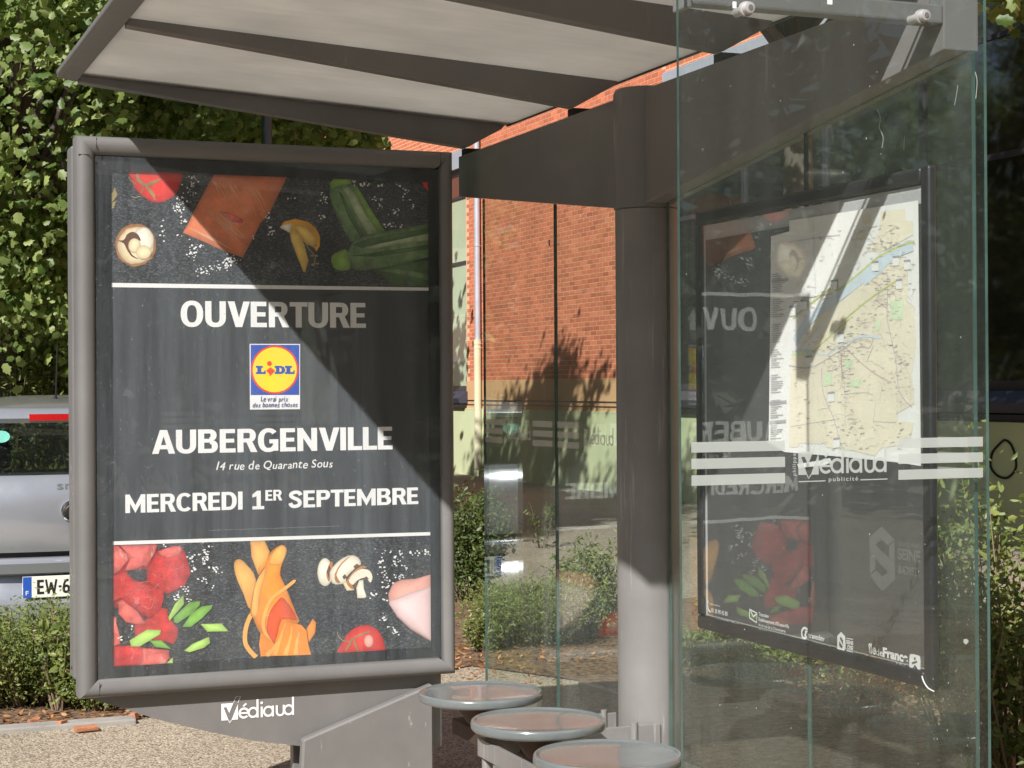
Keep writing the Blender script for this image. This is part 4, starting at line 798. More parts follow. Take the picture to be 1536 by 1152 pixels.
putm('foot_lettering', 'print_white', lambda mb: pm.text(mb, 'mobilités', *G2([(1014, 700), (1202, 672)]), 1, bold=0.012))
def hexs(mb, Z, pts, lay, ww):
    pm.pribbon(mb, Z(pts+pts[:1]), ww, lay, 0, 0)
def seal(mb):
    pm.ppoly(mb, G2([(500, 333), (546, 382), (550, 510), (510, 562), (462, 510), (462, 378)]), 1)
putm('seal', 'print_white', seal)
putm('seal_slot', 'poster_grey', lambda mb: (pm.ppoly(mb, G2([(488, 400), (502, 384), (524, 420), (524, 470)]), 2), pm.ppoly(mb, G2([(484, 430), (522, 488), (508, 506), (484, 480)]), 2)))
G3 = zf(1280, 760, 6.4)
def ghost(mb):
    pm.ppoly(mb, G3([(275, 188), (398, 318), (335, 372), (272, 315), (216, 365), (400, 550), (402, 700), (285, 810), (230, 760), (165, 655), (225, 612), (278, 672), (335, 630), (160, 440), (155, 295)]), 1)
    pm.ppoly(mb, G3([(345, 375), (398, 330), (398, 545), (345, 490)]), 1); pm.ppoly(mb, G3([(160, 445), (215, 500), (215, 600), (162, 645)]), 1)
    pm.text(mb, 'GRAND PARIS', *G3([(428, 375), (650, 360)]), 1, bold=0.01); pm.text(mb, 'SEINE', *G3([(428, 505), (645, 425)]), 1, bold=0.03); pm.text(mb, '&OISE', *G3([(428, 640), (630, 590)]), 1, bold=0.02)
putm('ghost_seal', 'print_ghost', ghost)
ib = putm('walker_badge', 'print_white', lambda mb: pm.ppoly(mb, catmull(G2([(1240, 566), (1310, 580), (1333, 610), (1330, 760), (1305, 778), (1240, 752), (1220, 730), (1220, 590)]), 4), 1))
putm('walker_figure', 'poster_grey', lambda mb: (pm.ppoly(mb, G2(ell(1275, 615, 11, 16, 12)), 2), pm.pribbon(mb, G2([(1245, 662), (1270, 655), (1300, 645)]), 0.005, 2, 0, 0), pm.pribbon(mb, G2([(1270, 690), (1285, 705), (1305, 748)]), 0.007, 2, 0, 0), pm.pribbon(mb, G2([(1272, 690), (1262, 710), (1245, 732)]), 0.003, 2, 0, 0)), ib)
putm('head_lettering', 'print_map_grey', lambda mb: [pm.text(mb, t_, *zf(1140, 280, 5.7615)(q), 1) for t_, q in (('Réseau', [(120, 350), (190, 330)]), ('Seine-Aval', [(120, 392), (215, 370)]))])
# the loose paper map, bulging a little in front of the poster
m1, m2 = zf(1140, 280, 5.7615), zf(1140, 480, 4.4308)
MPX = -0.0150
out = [(1156.5, 354.6), (1184, 347), (1184, 331), (1280, 316), (1377, 300.5), (1379, 500), (1381, 699), (1341, 693), (1260, 685), (1176, 678), (1153, 664), (1155, 500)]
sh_ = [on_x(*p, MPX) for p in out]
MPO = tag(MB().prism(sh_, 'x', MPX, MPX+0.0008).build('transit_map', 'print_map_white'), 'cream and white paper street map in the upper right of the black case', 'map')
pm2 = Print('x', MPX-0.0003)
def putp(name, mats, fn):
    mb = MB(); fn(mb); return mb.build(name, mats, MPO, fix=False)
putp('land_print', 'print_map_beige', lambda mb: [pm2.ppoly(mb, p, 1) for p in (
    [(1187, 533), (1214, 530), (1232, 500), (1262, 452), (1290, 428), (1318, 400), (1345, 382), (1362, 396), (1362, 455), (1372, 462), (1374, 520), (1368, 560), (1372, 605), (1346, 620), (1347, 632), (1371, 634), (1366, 656), (1350, 668), (1322, 672), (1312, 684), (1280, 676), (1240, 671), (1238, 666), (1200, 665), (1196, 671), (1183, 670)],
    [(1300, 376), (1318, 352), (1322, 318), (1358, 313), (1358, 330), (1370, 332), (1370, 352), (1342, 368), (1320, 378)], [(1293, 322), (1306, 320), (1306, 335), (1296, 337)], [(1285, 348), (1300, 346), (1298, 358), (1285, 358)], [(1196, 528), (1215, 492), (1240, 462), (1260, 446), (1240, 478)])])
def mlines(mb, L):
    for pts, wd in L: pm2.pribbon(mb, pts, wd, 2, 0, 4)
putp('river_print', 'print_map_water', lambda mb: mlines(mb, [([(1370, 368), (1345, 378), (1322, 392), (1290, 420), (1262, 442), (1235, 462), (1210, 485), (1192, 512)], 0.026), ([(1345, 378), (1320, 405), (1296, 425)], 0.014), ([(1280, 508), (1300, 504), (1322, 507)], 0.006), ([(1192, 525), (1215, 526), (1240, 532), (1275, 508)], 0.004)]))
for pk in ([(1335, 452), (1356, 450), (1354, 478), (1338, 480)], [(1314, 480), (1322, 482), (1320, 496), (1314, 495)], [(1268, 536), (1280, 540), (1276, 552), (1267, 552)], [(1276, 570), (1292, 568), (1290, 581), (1274, 580)], [(1238, 562), (1248, 556), (1248, 576), (1236, 580)], [(1188, 527), (1212, 528), (1212, 533), (1188, 532)]): putp('park_print', 'print_map_green', lambda mb: pm2.ppoly(mb, pk, 2))
putp('line_print', 'print_map_lime', lambda mb: mlines(mb, [([(1190, 477), (1220, 452), (1246, 433), (1258, 435), (1285, 414), (1318, 386), (1345, 372), (1372, 362)], 0.0055), ([(1262, 484), (1300, 452), (1334, 428), (1352, 418)], 0.004), ([(1220, 528), (1250, 500), (1275, 478)], 0.004)]))
putp('road_print', 'print_map_road', lambda mb: mlines(mb, [([(1322, 380), (1324, 408), (1332, 416), (1331, 470), (1334, 492), (1344, 540), (1350, 588), (1368, 610)], 0.003), ([(1184, 548), (1206, 552), (1225, 548), (1262, 525), (1290, 505)], 0.003), ([(1233, 552), (1235, 588), (1248, 620), (1256, 645), (1266, 682)], 0.003), ([(1184, 363), (1260, 352)], 0.0015), ([(1220, 332), (1224, 440)], 0.0012), ([(1186, 640), (1260, 628)], 0.0012), ([(1262, 592), (1310, 592), (1310, 636)], 0.0012), ([(1310, 632), (1345, 634)], 0.0012), ([(1265, 555), (1268, 600), (1268, 640)], 0.0018), ([(1344, 530), (1364, 562), (1367, 600)], 0.0015)]))
for ln_ in (([(1204, 448), (1228, 444), (1250, 440)], 0.002), ([(1268, 520), (1285, 538), (1312, 560), (1338, 574)], 0.002), ([(1290, 515), (1304, 522), (1312, 505)], 0.002), ([(1262, 530), (1264, 572)], 0.004), ([(1306, 420), (1322, 432), (1316, 450), (1330, 462)], 0.002), ([(1302, 540), (1310, 520)], 0.002)): putp('lane_print', 'print_map_pink', lambda mb: mlines(mb, [ln_]))
def streets(mb):
    r3 = random.Random(12)
    for cx, cy, sx, sy, n in ((1330, 425, 26, 38, 70), (1318, 362, 30, 16, 34), (1262, 545, 14, 26, 36), (1345, 570, 16, 26, 26), (1215, 450, 16, 16, 20), (1262, 640, 30, 30, 26), (1300, 515, 36, 22, 34), (1215, 590, 22, 50, 18)):
        for _ in range(n):
            x, y = r3.gauss(cx, sx), r3.gauss(cy, sy); a = r3.choice((0.1, 1.45, 0.8, -0.5)) + r3.gauss(0, .25); l = r3.uniform(4, 18)
            q = [(x, y), (x+l*.5*math.cos(a)+r3.gauss(0, .6), y+l*.5*math.sin(a)), (x+l*math.cos(a+.2), y+l*math.sin(a+.2))]
            if all(1187 < p[0] < 1374 and 336 < p[1] < 674 for p in q): pm2.pribbon(mb, q, r3.choice((.0010, .0010, .0016)), 1.6, 0, 0)
sg_ = putp('street_print', 'print_map_street', streets); sg_['kind'] = 'stuff'
def ticks(mb):
    for cx, cy, sx, sy, n in ((1335, 430, 18, 40, 90), (1318, 365, 20, 14, 60), (1262, 540, 12, 22, 60), (1345, 560, 14, 25, 45), (1210, 445, 14, 14, 30), (1270, 640, 14, 35, 45), (1200, 590, 10, 40, 30), (1300, 500, 25, 20, 40), (1285, 325, 12, 15, 22), (1345, 320, 12, 8, 16), (1240, 510, 20, 12, 26), (1350, 655, 12, 14, 18), (1235, 390, 25, 40, 22), (1300, 660, 25, 12, 20)):
        for _ in range(n):
            x, y = rnd.gauss(cx, sx), rnd.gauss(cy, sy)
            if 1188 < x < 1372 and 335 < y < 676: pm2.pribbon(mb, [(x, y), (x+rnd.uniform(1.5, 6), y-rnd.uniform(0, .8))], rnd.uniform(.0007, .0014), 3, 0, 0)
    for i in range(74):
        y = 412 + i*3.2 + 9*(i//9); x = 1159 - (y-412)*0.012
        if y < 660: pm2.pribbon(mb, [(x, y), (x+rnd.uniform(8, 19), y-1.2)], 0.0017, 3, 0, 0)
putp('white_strip', 'print_white', lambda mb: pm2.ppoly(mb, [(1198, 696), (1236, 690), (1247, 687), (1250, 693), (1238, 698), (1200, 702)], 8))  # plain white strip over the lower edge of the map
tk = putp('tiny_lettering', 'print_tiny', ticks); tk['kind'] = 'stuff'
for x, y in ((1157.5, 421.5), (1155, 605), (1154.5, 634)): putp('legend_bar', 'print_map_grey', lambda mb: pm2.pribbon(mb, [(x, y), (x+25, y-2.4)], 0.008, 2, 0, 0))
for x, y in ((1314, 398), (1345, 390), (1362, 396), (1350, 425), (1252, 426), (1207, 456), (1190, 465), (1214, 540), (1262, 505), (1248, 594), (1256, 663)):
    putp('label_box', ['print_map_white', 'print_tiny'], lambda mb: (pm2.ppoly(mb, [(x-5, y-6), (x+5, y-7), (x+5, y+8), (x-5, y+9)], 4, 0), pm2.ppoly(mb, [(x-5, y-6), (x+5, y-7), (x+5, y-4), (x-5, y-3)], 5, 1)))

# ------------------------------------------------------------------ small car parked behind the bed
mat('car_silver', (0.37, 0.39, 0.43), 0.22, metal=0.5, var=0.03, coat=0.7); mat('car_roof', (0.12, 0.12, 0.115), 0.3, coat=0.4, var=0.08); mat('car_black', (0.015, 0.015, 0.016), 0.45)
mat('tail_red', (0.45, 0.012, 0.014), 0.12, coat=0.8, spec=0.8); mat('plate_white', (0.74, 0.74, 0.68), 0.4, var=0.02); mat('plate_blue', (0.02, 0.09, 0.42), 0.4); mat('tyre', (0.02, 0.02, 0.02), 0.8); mat('chrome', (0.7, 0.7, 0.7), 0.12, metal=1.0); mat('seat_cloth', (0.03, 0.03, 0.032), 0.9)
glass('car_glass', (0.62, 0.66, 0.64), 0.012)
CX, CY = -1.085, 3.47                                    # centre, rear plane
CA = thing('parked_car', 'small silver hatchback parked behind the shrubs, seen from the rear beside the ad panel', 'car', (CX, CY+1.3, 0))
def zc(y): return EYE - (y-586)*9.33/FPX
def sect(y, hw, zlo, zhi, n=16):                         # rounded lower-body section
    r = []
    for k in range(n):
        a = math.pi*2*k/n; c, s = math.cos(a), math.sin(a); e = 0.42
        r.append((CX + hw*math.copysign(abs(c)**e, c), CY+y, (zlo+zhi)/2 + (zhi-zlo)/2*math.copysign(abs(s)**e, s)))
    return r
def loft(name, secs, m, parent, smooth=40):
    mb = MB(); n = len(secs[0])
    for s in secs: mb.v += s
    for i in range(len(secs)-1):
        for k in range(n): mb.f.append((i*n+k, i*n+(k+1) % n, (i+1)*n+(k+1) % n, (i+1)*n+k)); mb.m.append(0)
    mb.f.append(tuple(range(n))); mb.f.append(tuple((len(secs)-1)*n+k for k in reversed(range(n)))); mb.m += [0, 0]
    return mb.build(name, m, parent, smooth=smooth)
ZW = zc(716)
body = loft('body', [sect(0.16, 0.70, 0.40, ZW-0.03, 28), sect(0.22, 0.80, 0.30, ZW, 28), sect(0.5, 0.83, 0.24, ZW+0.02, 28), sect(1.5, 0.83, 0.22, 1.02, 28), sect(2.1, 0.82, 0.24, 0.95, 28), sect(2.5, 0.74, 0.28, 0.80, 28), sect(2.64, 0.62, 0.34, 0.66, 28)], 'car_silver', CA)
def bulge(name, x0, x1, prof, m, parent, cu=0.10, th=0.03):
    """panel across the tail: prof = (z, y) from the bottom up, bowed backwards at mid width"""
    mb = MB(); n = 18; k = len(prof)
    for i in range(n+1):
        x = x0 + (x1-x0)*i/n; q = (x-CX)/0.83; dy = cu*q*q*(1 + 0.8*q*q)
        for z, y in prof: mb.v.append((x, CY+y+dy, z))
        for z, y in prof: mb.v.append((x, CY+y+dy+th, z))
    for i in range(n):
        a, b = i*2*k, (i+1)*2*k
        for j in range(k-1):
            mb.f.append((a+j, b+j, b+j+1, a+j+1)); mb.f.append((a+k+j+1, b+k+j+1, b+k+j, a+k+j)); mb.m += [0, 0]
        mb.f.append((a, a+k, b+k, b)); mb.f.append((a+k-1, b+k-1, b+2*k-1, a+2*k-1)); mb.m += [0, 0]
    for a in (0, n*2*k):
        for j in range(k-1): mb.f.append((a+j, a+j+1, a+k+j+1, a+k+j)); mb.m.append(0)
    return mb.build(name, m, parent, smooth=50)
tg = bulge('tailgate', CX-0.69, CX+0.69, [(zc(829), 0.015), (zc(815), 0.0), (zc(780), -0.012), (zc(745), 0.0), (zc(722), 0.035), (zc(714), 0.06)], 'car_silver', CA)
bulge('bumper_step', CX-0.72, CX+0.72, [(zc(864), 0.02), (zc(860), -0.015), (zc(845), -0.03), (zc(839), -0.015), (zc(837), 0.03)], 'car_silver', CA)
bulge('tail_seam', CX-0.72, CX+0.72, [(zc(838), 0.05), (zc(828), 0.05)], 'car_black', CA)
bulge('bumper', CX-0.79, CX+0.79, [(0.22, 0.06), (0.28, 0.0), (0.38, -0.03), (zc(905), -0.02), (zc(898), 0.02), (zc(866), 0.045), (zc(863), 0.03)], 'car_silver', CA)
xa = CX-0.26
pl = MB().box(xa, xa+0.52, CY-0.008, CY+0.004, zc(897), zc(865)).build('number_plate', 'plate_white', CA, bevel=0.002)
pc = Print('y', CY-0.0086); h0, h1 = zc(897), zc(865)
mb = MB(); pc.poly(mb, [(xa+0.001, h0+0.001), (xa+0.045, h0+0.001), (xa+0.045, h1-0.001), (xa+0.001, h1-0.001)], 1); mb.build('plate_band', 'plate_blue', pl, fix=False)
mb = MB(); pc.text(mb, 'F', 0, 0, 2, uvbox=((xa+0.015, h0+0.015), (xa+0.030, h0+0.038))); mb.build('country_letter', 'print_white', pl, fix=False)
mb = MB(); block_text(pc, mb, 'EW-6', 0, 0, 1, ((xa+0.073, h0+0.018), (xa+0.243, h1-0.018))); mb.build('plate_lettering', 'car_black', pl, fix=False)
mb = MB(); pt = Print('y', CY+0.022); (u, v), (u2, v2) = pt.uv(85.5, 734), pt.uv(108, 723); pt.text(mb, 'smart', 0, 0, 1, uvbox=((u, v), (u+0.235, v+0.034)), bold=0.004); mb.v = [(a, CY + 0.035*max(0, c-zc(745))/(zc(722)-zc(745)) + 0.10*((a-CX)/0.83)**2 - 0.003 + (b-CY-0.0215), c) for a, b, c in mb.v]; mb.build('tailgate_lettering', 'car_roof', tg, fix=False)
eb = MB().lathe([(0.052, 0.05), (0.056, 0.0), (0.050, -0.008), (0.034, -0.006)], on_y(107, 768, CY)[0], CY-0.02, 32, axis='y', cz=zc(768)).build('badge', 'chrome', CA, smooth=40)
MB().lathe([(0.034, 0.0), (0.030, -0.003)], on_y(107, 768, CY)[0], CY-0.026, 28, axis='y', cz=zc(768)).build('badge_core', 'car_black', eb)
# greenhouse: pillars, roof, glass, seats
RZ = 1.555
bulge('spoiler', CX-0.60, CX+0.60, [(zc(635), 0.115), (zc(628), 0.10), (zc(617), 0.12), (zc(611), 0.20)], 'car_silver', CA, 0.06, 0.05)
bl_ = bulge('brake_light', CX-0.21, CX+0.21, [(zc(631.5), 0.096), (zc(621.5), 0.096)], 'tail_red', CA, 0.06, 0.02)
rf = MB(); n = 14; st = [(0.17, zc(614)), (0.32, zc(604)), (0.55, zc(594)), (0.9, RZ), (1.4, RZ-0.02), (1.75, RZ-0.10)]
for (y, z) in st:
    for i in range(n+1):
        q = -1 + 2*i/n; rf.v.append((CX+0.60*q, CY+y, z - 0.10*abs(q)**3))
for a in range(len(st)-1):
    for i in range(n): rf.f.append((a*(n+1)+i, a*(n+1)+i+1, (a+1)*(n+1)+i+1, (a+1)*(n+1)+i)); rf.m.append(0)
o = rf.build('roof', 'car_roof', CA, smooth=60); sm = o.modifiers.new('thickness', 'SOLIDIFY'); sm.thickness = 0.03
MB().tube([(CX-0.03+0.0, CY+0.45, zc(600)), (CX-0.03, CY+0.44, zc(596)), (CX-0.03, CY+0.36, zc(510))], [0.018, 0.006, 0.0028], 8).build('antenna', 'car_black', CA)
bulge('rear_window', CX-0.58, CX+0.58, [(zc(716), 0.075), (zc(680), 0.085), (zc(636), 0.115)], 'car_glass', CA, 0.07, 0.005)
for s in (-1, 1):
    MB().tube([(CX+s*0.70, CY+0.18, ZW-0.02), (CX+s*0.63, CY+0.22, 1.32), (CX+s*0.58, CY+0.30, 1.46)], [0.075, 0.06, 0.05], 10).build('rear_pillar', 'car_silver', CA, smooth=60)
    MB().tube([(CX+s*0.76, CY+2.15, 0.98), (CX+s*0.66, CY+1.85, 1.30), (CX+s*0.57, CY+1.70, 1.45)], [0.05, 0.04, 0.04], 10).build('front_pillar', 'car_silver', CA, smooth=60)
    MB().add([(CX+s*0.78, CY+0.3, ZW), (CX+s*0.78, CY+2.1, 1.0), (CX+s*0.60, CY+1.68, 1.45), (CX+s*0.62, CY+0.35, 1.47)], [(0, 1, 2, 3)]).build('side_window', 'car_glass', CA)
    MB().box(CX+s*0.36-0.24, CX+s*0.36+0.24, CY+0.75, CY+0.90, 0.55, 1.12).build('car_seat', 'seat_cloth', CA, bevel=0.05, seg=3, smooth=60)
    MB().box(CX+s*0.36-0.12, CX+s*0.36+0.12, CY+0.72, CY+0.82, 1.14, 1.31).build('headrest', 'seat_cloth', CA, bevel=0.04, seg=3, smooth=60)
    MB().add([(x_, CY+0.055+0.10*((x_-CX)/0.83)**2*1.7, z_) for x_, z_ in ((CX+s*0.71, zc(828)), (CX+s*0.79, zc(815)), (CX+s*0.78, zc(740)), (CX+s*0.71, zc(735)))], [(0, 1, 2, 3)]).build('tail_light', 'tail_red', CA)
    for y in (0.42, 2.28):
        wh = MB().lathe([(0.20, -0.09), (0.285, -0.085), (0.30, -0.05), (0.30, 0.05), (0.285, 0.085), (0.20, 0.09)], CX+s*0.745, CY+y, 36, axis='x', cz=0.305).build('wheel', 'tyre', CA, smooth=40)
        MB().lathe([(0.04, s*0.075), (0.19, s*0.088), (0.20, s*0.070)], CX+s*0.747, CY+y, 24, axis='x', cz=0.305).build('rim', 'chrome', wh, smooth=40)
MB().add([(CX-0.74, CY+2.12, 1.0), (CX+0.74, CY+2.12, 1.0), (CX+0.58, CY+1.72, 1.45), (CX-0.58, CY+1.72, 1.45)], [(0, 1, 2, 3)]).build('windscreen', 'car_glass', CA)
MB().box(CX-0.62, CX+0.62, CY+0.20, CY+0.62, ZW-0.12, ZW-0.02).build('parcel_shelf', 'seat_cloth', CA, bevel=0.02)
mb = MB(); x_, z_ = on_y(2, 655, CY+0.08); mb.add([(x_+0.045*math.cos(a*.5236), CY+0.080, z_+0.032*math.sin(a*.5236)) for a in range(12)], [tuple(range(12))]); mb.build('sticker', 'print_teal', CA, fix=False)

# ------------------------------------------------------------------ brick building
FX = 8.70
mat('wall_green', (0.52, 0.56, 0.34), 0.85, var=0.10, vscale=0.8, bump=0.15, bscale=30, dirt=((0.36, 0.36, 0.22), 1.6, 0.62, (1, 1, 0.5)))
mat('wall_tan', (0.62, 0.37, 0.19), 0.85, var=0.08, vscale=1.2, bump=0.1, bscale=40, dirt=((0.52, 0.22, 0.11), 3, 0.62, (1, 1, 3)))
mat('mortar', (0.74, 0.45, 0.28), 0.9, var=0.1, vscale=4); mat('brick_clay', (0.56, 0.165, 0.085), 0.8, var=0.16, vscale=2.5, bump=0.2, bscale=60, island=0.18)
m, t, N, L = nodes_of('brick_single'); o_ = N('ShaderNodeOutputMaterial'); b_ = N('ShaderNodeBsdfPrincipled'); L(b_.outputs[0], o_.inputs[0]); oi = N('ShaderNodeObjectInfo')
L(ramp(t, oi.outputs['Random'], [(0, (0.42, 0.115, 0.060)), (0.3, (0.53, 0.152, 0.078)), (0.7, (0.58, 0.172, 0.088)), (1, (0.66, 0.215, 0.118))]), b_.inputs['Base Color']); b_.inputs['Roughness'].default_value = 0.8; MATS['brick_single'] = m
m, t, N, L = nodes_of('brick_far'); o_ = N('ShaderNodeOutputMaterial'); b_ = N('ShaderNodeBsdfPrincipled'); L(b_.outputs[0], o_.inputs[0])
tc = N('ShaderNodeTexCoord'); sx = N('ShaderNodeSeparateXYZ'); cb = N('ShaderNodeCombineXYZ'); L(tc.outputs['Object'], sx.inputs[0]); L(sx.outputs[1], cb.inputs[0]); L(sx.outputs[2], cb.inputs[1])
br = N('ShaderNodeTexBrick'); br.inputs['Scale'].default_value = 1.0; br.inputs['Brick Width'].default_value = 0.23; br.inputs['Row Height'].default_value = 0.073; br.inputs['Mortar Size'].default_value = 0.007
br.inputs['Color1'].default_value = (0.54, 0.145, 0.066, 1); br.inputs['Color2'].default_value = (0.66, 0.19, 0.09, 1); br.inputs['Mortar'].default_value = (0.74, 0.45, 0.28, 1); L(cb.outputs[0], br.inputs['Vector']); L(br.outputs['Color'], b_.inputs['Base Color']); b_.inputs['Roughness'].default_value = 0.85; MATS['brick_far'] = m
mat('window_frame', (0.035, 0.032, 0.042), 0.45, var=0.1); mat('zinc', (0.46, 0.49, 0.55), 0.45, metal=0.3, var=0.06); mat('lintel_white', (0.66, 0.66, 0.64), 0.8, var=0.06); mat('sill_dark', (0.045, 0.047, 0.068), 0.4, var=0.1)
mat('window_pane', (0.012, 0.014, 0.016), 0.02, var=0.2, spec=1.0, coat=1.0); MATS['window_pane'].node_tree.nodes['Principled BSDF'].inputs['IOR'].default_value = 2.0; mat('pane_green_reflection', (0.42, 0.52, 0.36), 0.3, var=0.08, vscale=1, coat=0.5); mat('pipe_cream', (0.58, 0.55, 0.38), 0.6, var=0.06)  # pale green paints a reflection into the far window's pane colour
BL = thing('brick_building', 'long red brick building with pale green base, tan band and tall dark windows', 'building', (FX, 20, 0))
YA, YB = -6.0, 46.0
YP = on_x(716, 420, FX-0.085)[0]; YW = round(on_x(699.5, 420, FX)[0], 3)
WIN = [(YW, 29.6), (6.0, 16.10)]
def wallp(name, y0, y1, z0, z1, m, x=FX, d=0.30): return MB().box(x, x+d, y0, y1, z0, z1).build(name, m, BL)
wallp('base_wall', YA, YB, 0.0, 1.205, 'wall_green', FX-0.03)
segs = [(YA, 6.0), (16.10, YW), (29.6, YB)]
for a, b in segs:
    wallp('band', a, b, 1.206, 1.705, 'wall_tan', FX-0.008)
    near = a == 16.10
    wallp('wall', a, b, 1.706, 9.0, 'mortar' if near else 'brick_far')
    MB().box(FX-0.032, FX-0.005, a, b, 1.19, 1.212).build('band_moulding', 'wall_green', BL)
for a, b in WIN:
    wallp('wall', a, b, 5.96, 9.0, 'brick_far')
    wallp('apron', a, b, 1.206, 1.28, 'sill_dark', FX+0.02)
    lt = MB().box(FX-0.035, FX+0.25, a-0.05, b+0.05, 5.62, 5.955).build('lintel', 'zinc', BL, bevel=0.01)
    sl_ = MB().prism([(FX-0.16, 1.30), (FX+0.2, 1.30), (FX+0.2, 1.52), (FX-0.04, 1.52), (FX-0.20, 1.40)], 'y', a-0.06, b+0.06).build('sill', 'sill_dark', BL, bevel=0.006)
    wn = MB().box(FX+0.05, FX+0.12, a, a+0.10, 1.52, 5.62); wn.box(FX+0.05, FX+0.12, b-0.10, b, 1.52, 5.62); wn.box(FX+0.05, FX+0.12, a+0.1, b-0.1, 1.52, 1.62); wn.box(FX+0.05, FX+0.12, a+0.1, b-0.1, 5.52, 5.62)
    nm = 3 if b-a < 6 else 5; st_ = (b-a-0.2)/nm
    for i in range(1, nm): wn.box(FX+0.055, FX+0.115, a+0.1+i*st_-0.04, a+0.1+i*st_+0.04, 1.62, 5.52)
    wn.box(FX+0.06, FX+0.11, a+0.1, b-0.1, 3.86, 3.92); wn.box(FX+0.06, FX+0.11, a+0.1, b-0.1, 5.08, 5.13)
    wo = wn.build('window', 'window_frame', BL)
    for i in range(nm):
        ya, yb = a+0.1+i*st_+0.04, a+0.1+(i+1)*st_-0.04
        for za, zb in ((1.62, 3.86), (3.92, 5.08), (5.13, 5.52)):
            MB().box(FX+0.085, FX+0.09, ya-0.02, yb+0.02, za-0.02, zb+0.02).build('pane', 'pane_green_reflection' if a > 20 and za < 5 else 'window_pane', wo)
MB().box(FX+0.31, FX+8, YA, YB, 0, 8.98).build('inner_block', 'wall_tan', BL)
MB().box(FX-0.25, FX+8.2, YA-0.2, YB+0.2, 9.01, 9.25).build('roof', 'zinc', BL)
dp = (YP, FX-0.085)
MB().tube([(dp[1], dp[0], 2.42), (dp[1], dp[0], 9.0)], 0.052, 18).build('downpipe', 'zinc', BL, smooth=40)
MB().tube([(dp[1]-0.005, dp[0], 0.12), (dp[1]-0.005, dp[0], 2.38), (dp[1]-0.005, dp[0], 2.44)], [0.066, 0.066, 0.072], 18).build('downpipe_shoe', 'pipe_cream', BL, smooth=40)
for z in (2.36, 2.28, 4.1, 6.2): MB().lathe([(0.060 if z > 3 else 0.074, 0), (0.060 if z > 3 else 0.074, 0.025)], dp[1], dp[0], 18, cz=z).build('pipe_collar', 'zinc' if z > 3 else 'pipe_cream', BL, smooth=40)
mb = MB(); mb.tube([(FX-0.02, 16.12, 1.36), (FX-0.02, 24.4, 1.36)], 0.006, 6); mb.build('wall_cable', 'window_frame', BL); mb = MB(); mb.tube([(FX-0.02, 16.12, 1.29), (FX-0.02, 24.4, 1.285)], 0.005, 6); mb.build('wall_cable', 'window_frame', BL)
for y, z in ((17.15, 3.88), (20.35, 3.92)): MB().box(FX-0.009, FX-0.0032, y-0.02, y+0.02, z-0.05, z+0.05).build('vent_slot', 'rubber', BL)
# bricks: each one proud of the mortar; the best seen ones are objects, the rest one mesh
bmx = MB().add([(-0.003, -0.109, -0.0310), (-0.003, 0.109, -0.0310), (-0.003, 0.109, 0.0310), (-0.003, -0.109, 0.0310), (0.0, -0.109, -0.0310), (0.0, 0.109, -0.0310), (0.0, 0.109, 0.0310), (0.0, -0.109, 0.0310)],
              [(0, 3, 2, 1), (0, 1, 5, 4), (1, 2, 6, 5), (2, 3, 7, 6), (3, 0, 4, 7)])
proto = bmx.build('brick', 'brick_single', None); proto.data.materials[0] = MATS['brick_single']
cand = []; r_ = 0
z = 1.706 + 0.0415
while z < 6.9:
    y = 16.10 + (0.115 if r_ % 2 else 0.0) + 0.115
    while y < YW-0.11:
        cand.append((y, z))
        y += 0.23
    z += 0.073; r_ += 1
def seen(c):
    px, py, d = to_px((FX, c[0], c[1])); top = 290 + (px-690)*0.145 if px < 922 else 9e9
    return (728 < px < 922 and top < py < 572), d
vis = sorted([c for c in cand if seen(c)[0]], key=lambda c: seen(c)[1])[:300]; vs_ = set(vis)
first = True
for y, z in vis:
    if first: o = proto; first = False
    else: o = proto.copy(); COL.objects.link(o)
    o.parent = BL; o.location = Vector((FX, y, z)) - Vector(BL.location)
rest = MB()
for c in cand:
    if c not in vs_: rest.add([(FX+a, c[0]+b, c[1]+d) for a, b, d in bmx.v], bmx.f)
rb = rest.build('brickwork', 'brick_clay', BL, fix=False); rb['kind'] = 'stuff'
# hanging loop of cable on the pale wall by the right window
pw = [on_x(*p, FX-0.045) for p in ((1497, 668), (1508, 660), (1519, 672), (1524, 700), (1512, 716), (1497, 714), (1486, 700), (1488, 680))]
lp = MB().tube([(FX-0.045, y, z) for y, z in catmull(pw, 4)]+[(FX-0.045, *pw[0])], 0.012, 6).build('cable_loop', 'rubber', None)
tag(lp, 'thin black cable loop hanging on the pale wall under the right window', 'cable')

# ------------------------------------------------------------------ lamp posts and a distant house
mat('lamp_steel', (0.10, 0.115, 0.14), 0.4, metal=0.3, var=0.08)
def lamp(px, dist, d, h, label):
    x, y = at_depth(px, dist); r = thing('lamp_post', label, 'lamp post', (x, y, 0), 'street lamp posts')
    MB().tube([(x, y, 0), (x, y, 1.0), (x, y, h)], [d*0.62, d*0.5, d*0.36], 16).build('pole', 'lamp_steel', r, smooth=50)
    MB().lathe([(d*0.9, 0.0), (d*0.9, 0.25), (d*0.55, 0.32)], x, y, 20).build('pole_base', 'lamp_steel', r, smooth=40)
    MB().tube([(x, y, h-0.02), (x-0.1, y-0.1, h+0.25), (x-0.6, y-0.5, h+0.4)], d*0.25, 10).build('arm', 'lamp_steel', r, smooth=50)
    MB().box(x-0.95, x-0.55, y-0.62, y-0.42, h+0.34, h+0.44).build('lantern', 'lamp_steel', r, bevel=0.03)
lamp(402.5, 15.0, 0.098, 7.5, 'slim blue-grey lamp post rising behind the top of the ad panel')
lamp(67, 15.5, 0.075, 7.0, 'slim grey lamp post among the trees above the silver car')
mat('render_cream', (0.62, 0.52, 0.40), 0.9, var=0.06); mat('roof_tile', (0.30, 0.11, 0.06), 0.8, var=0.2, vscale=8)
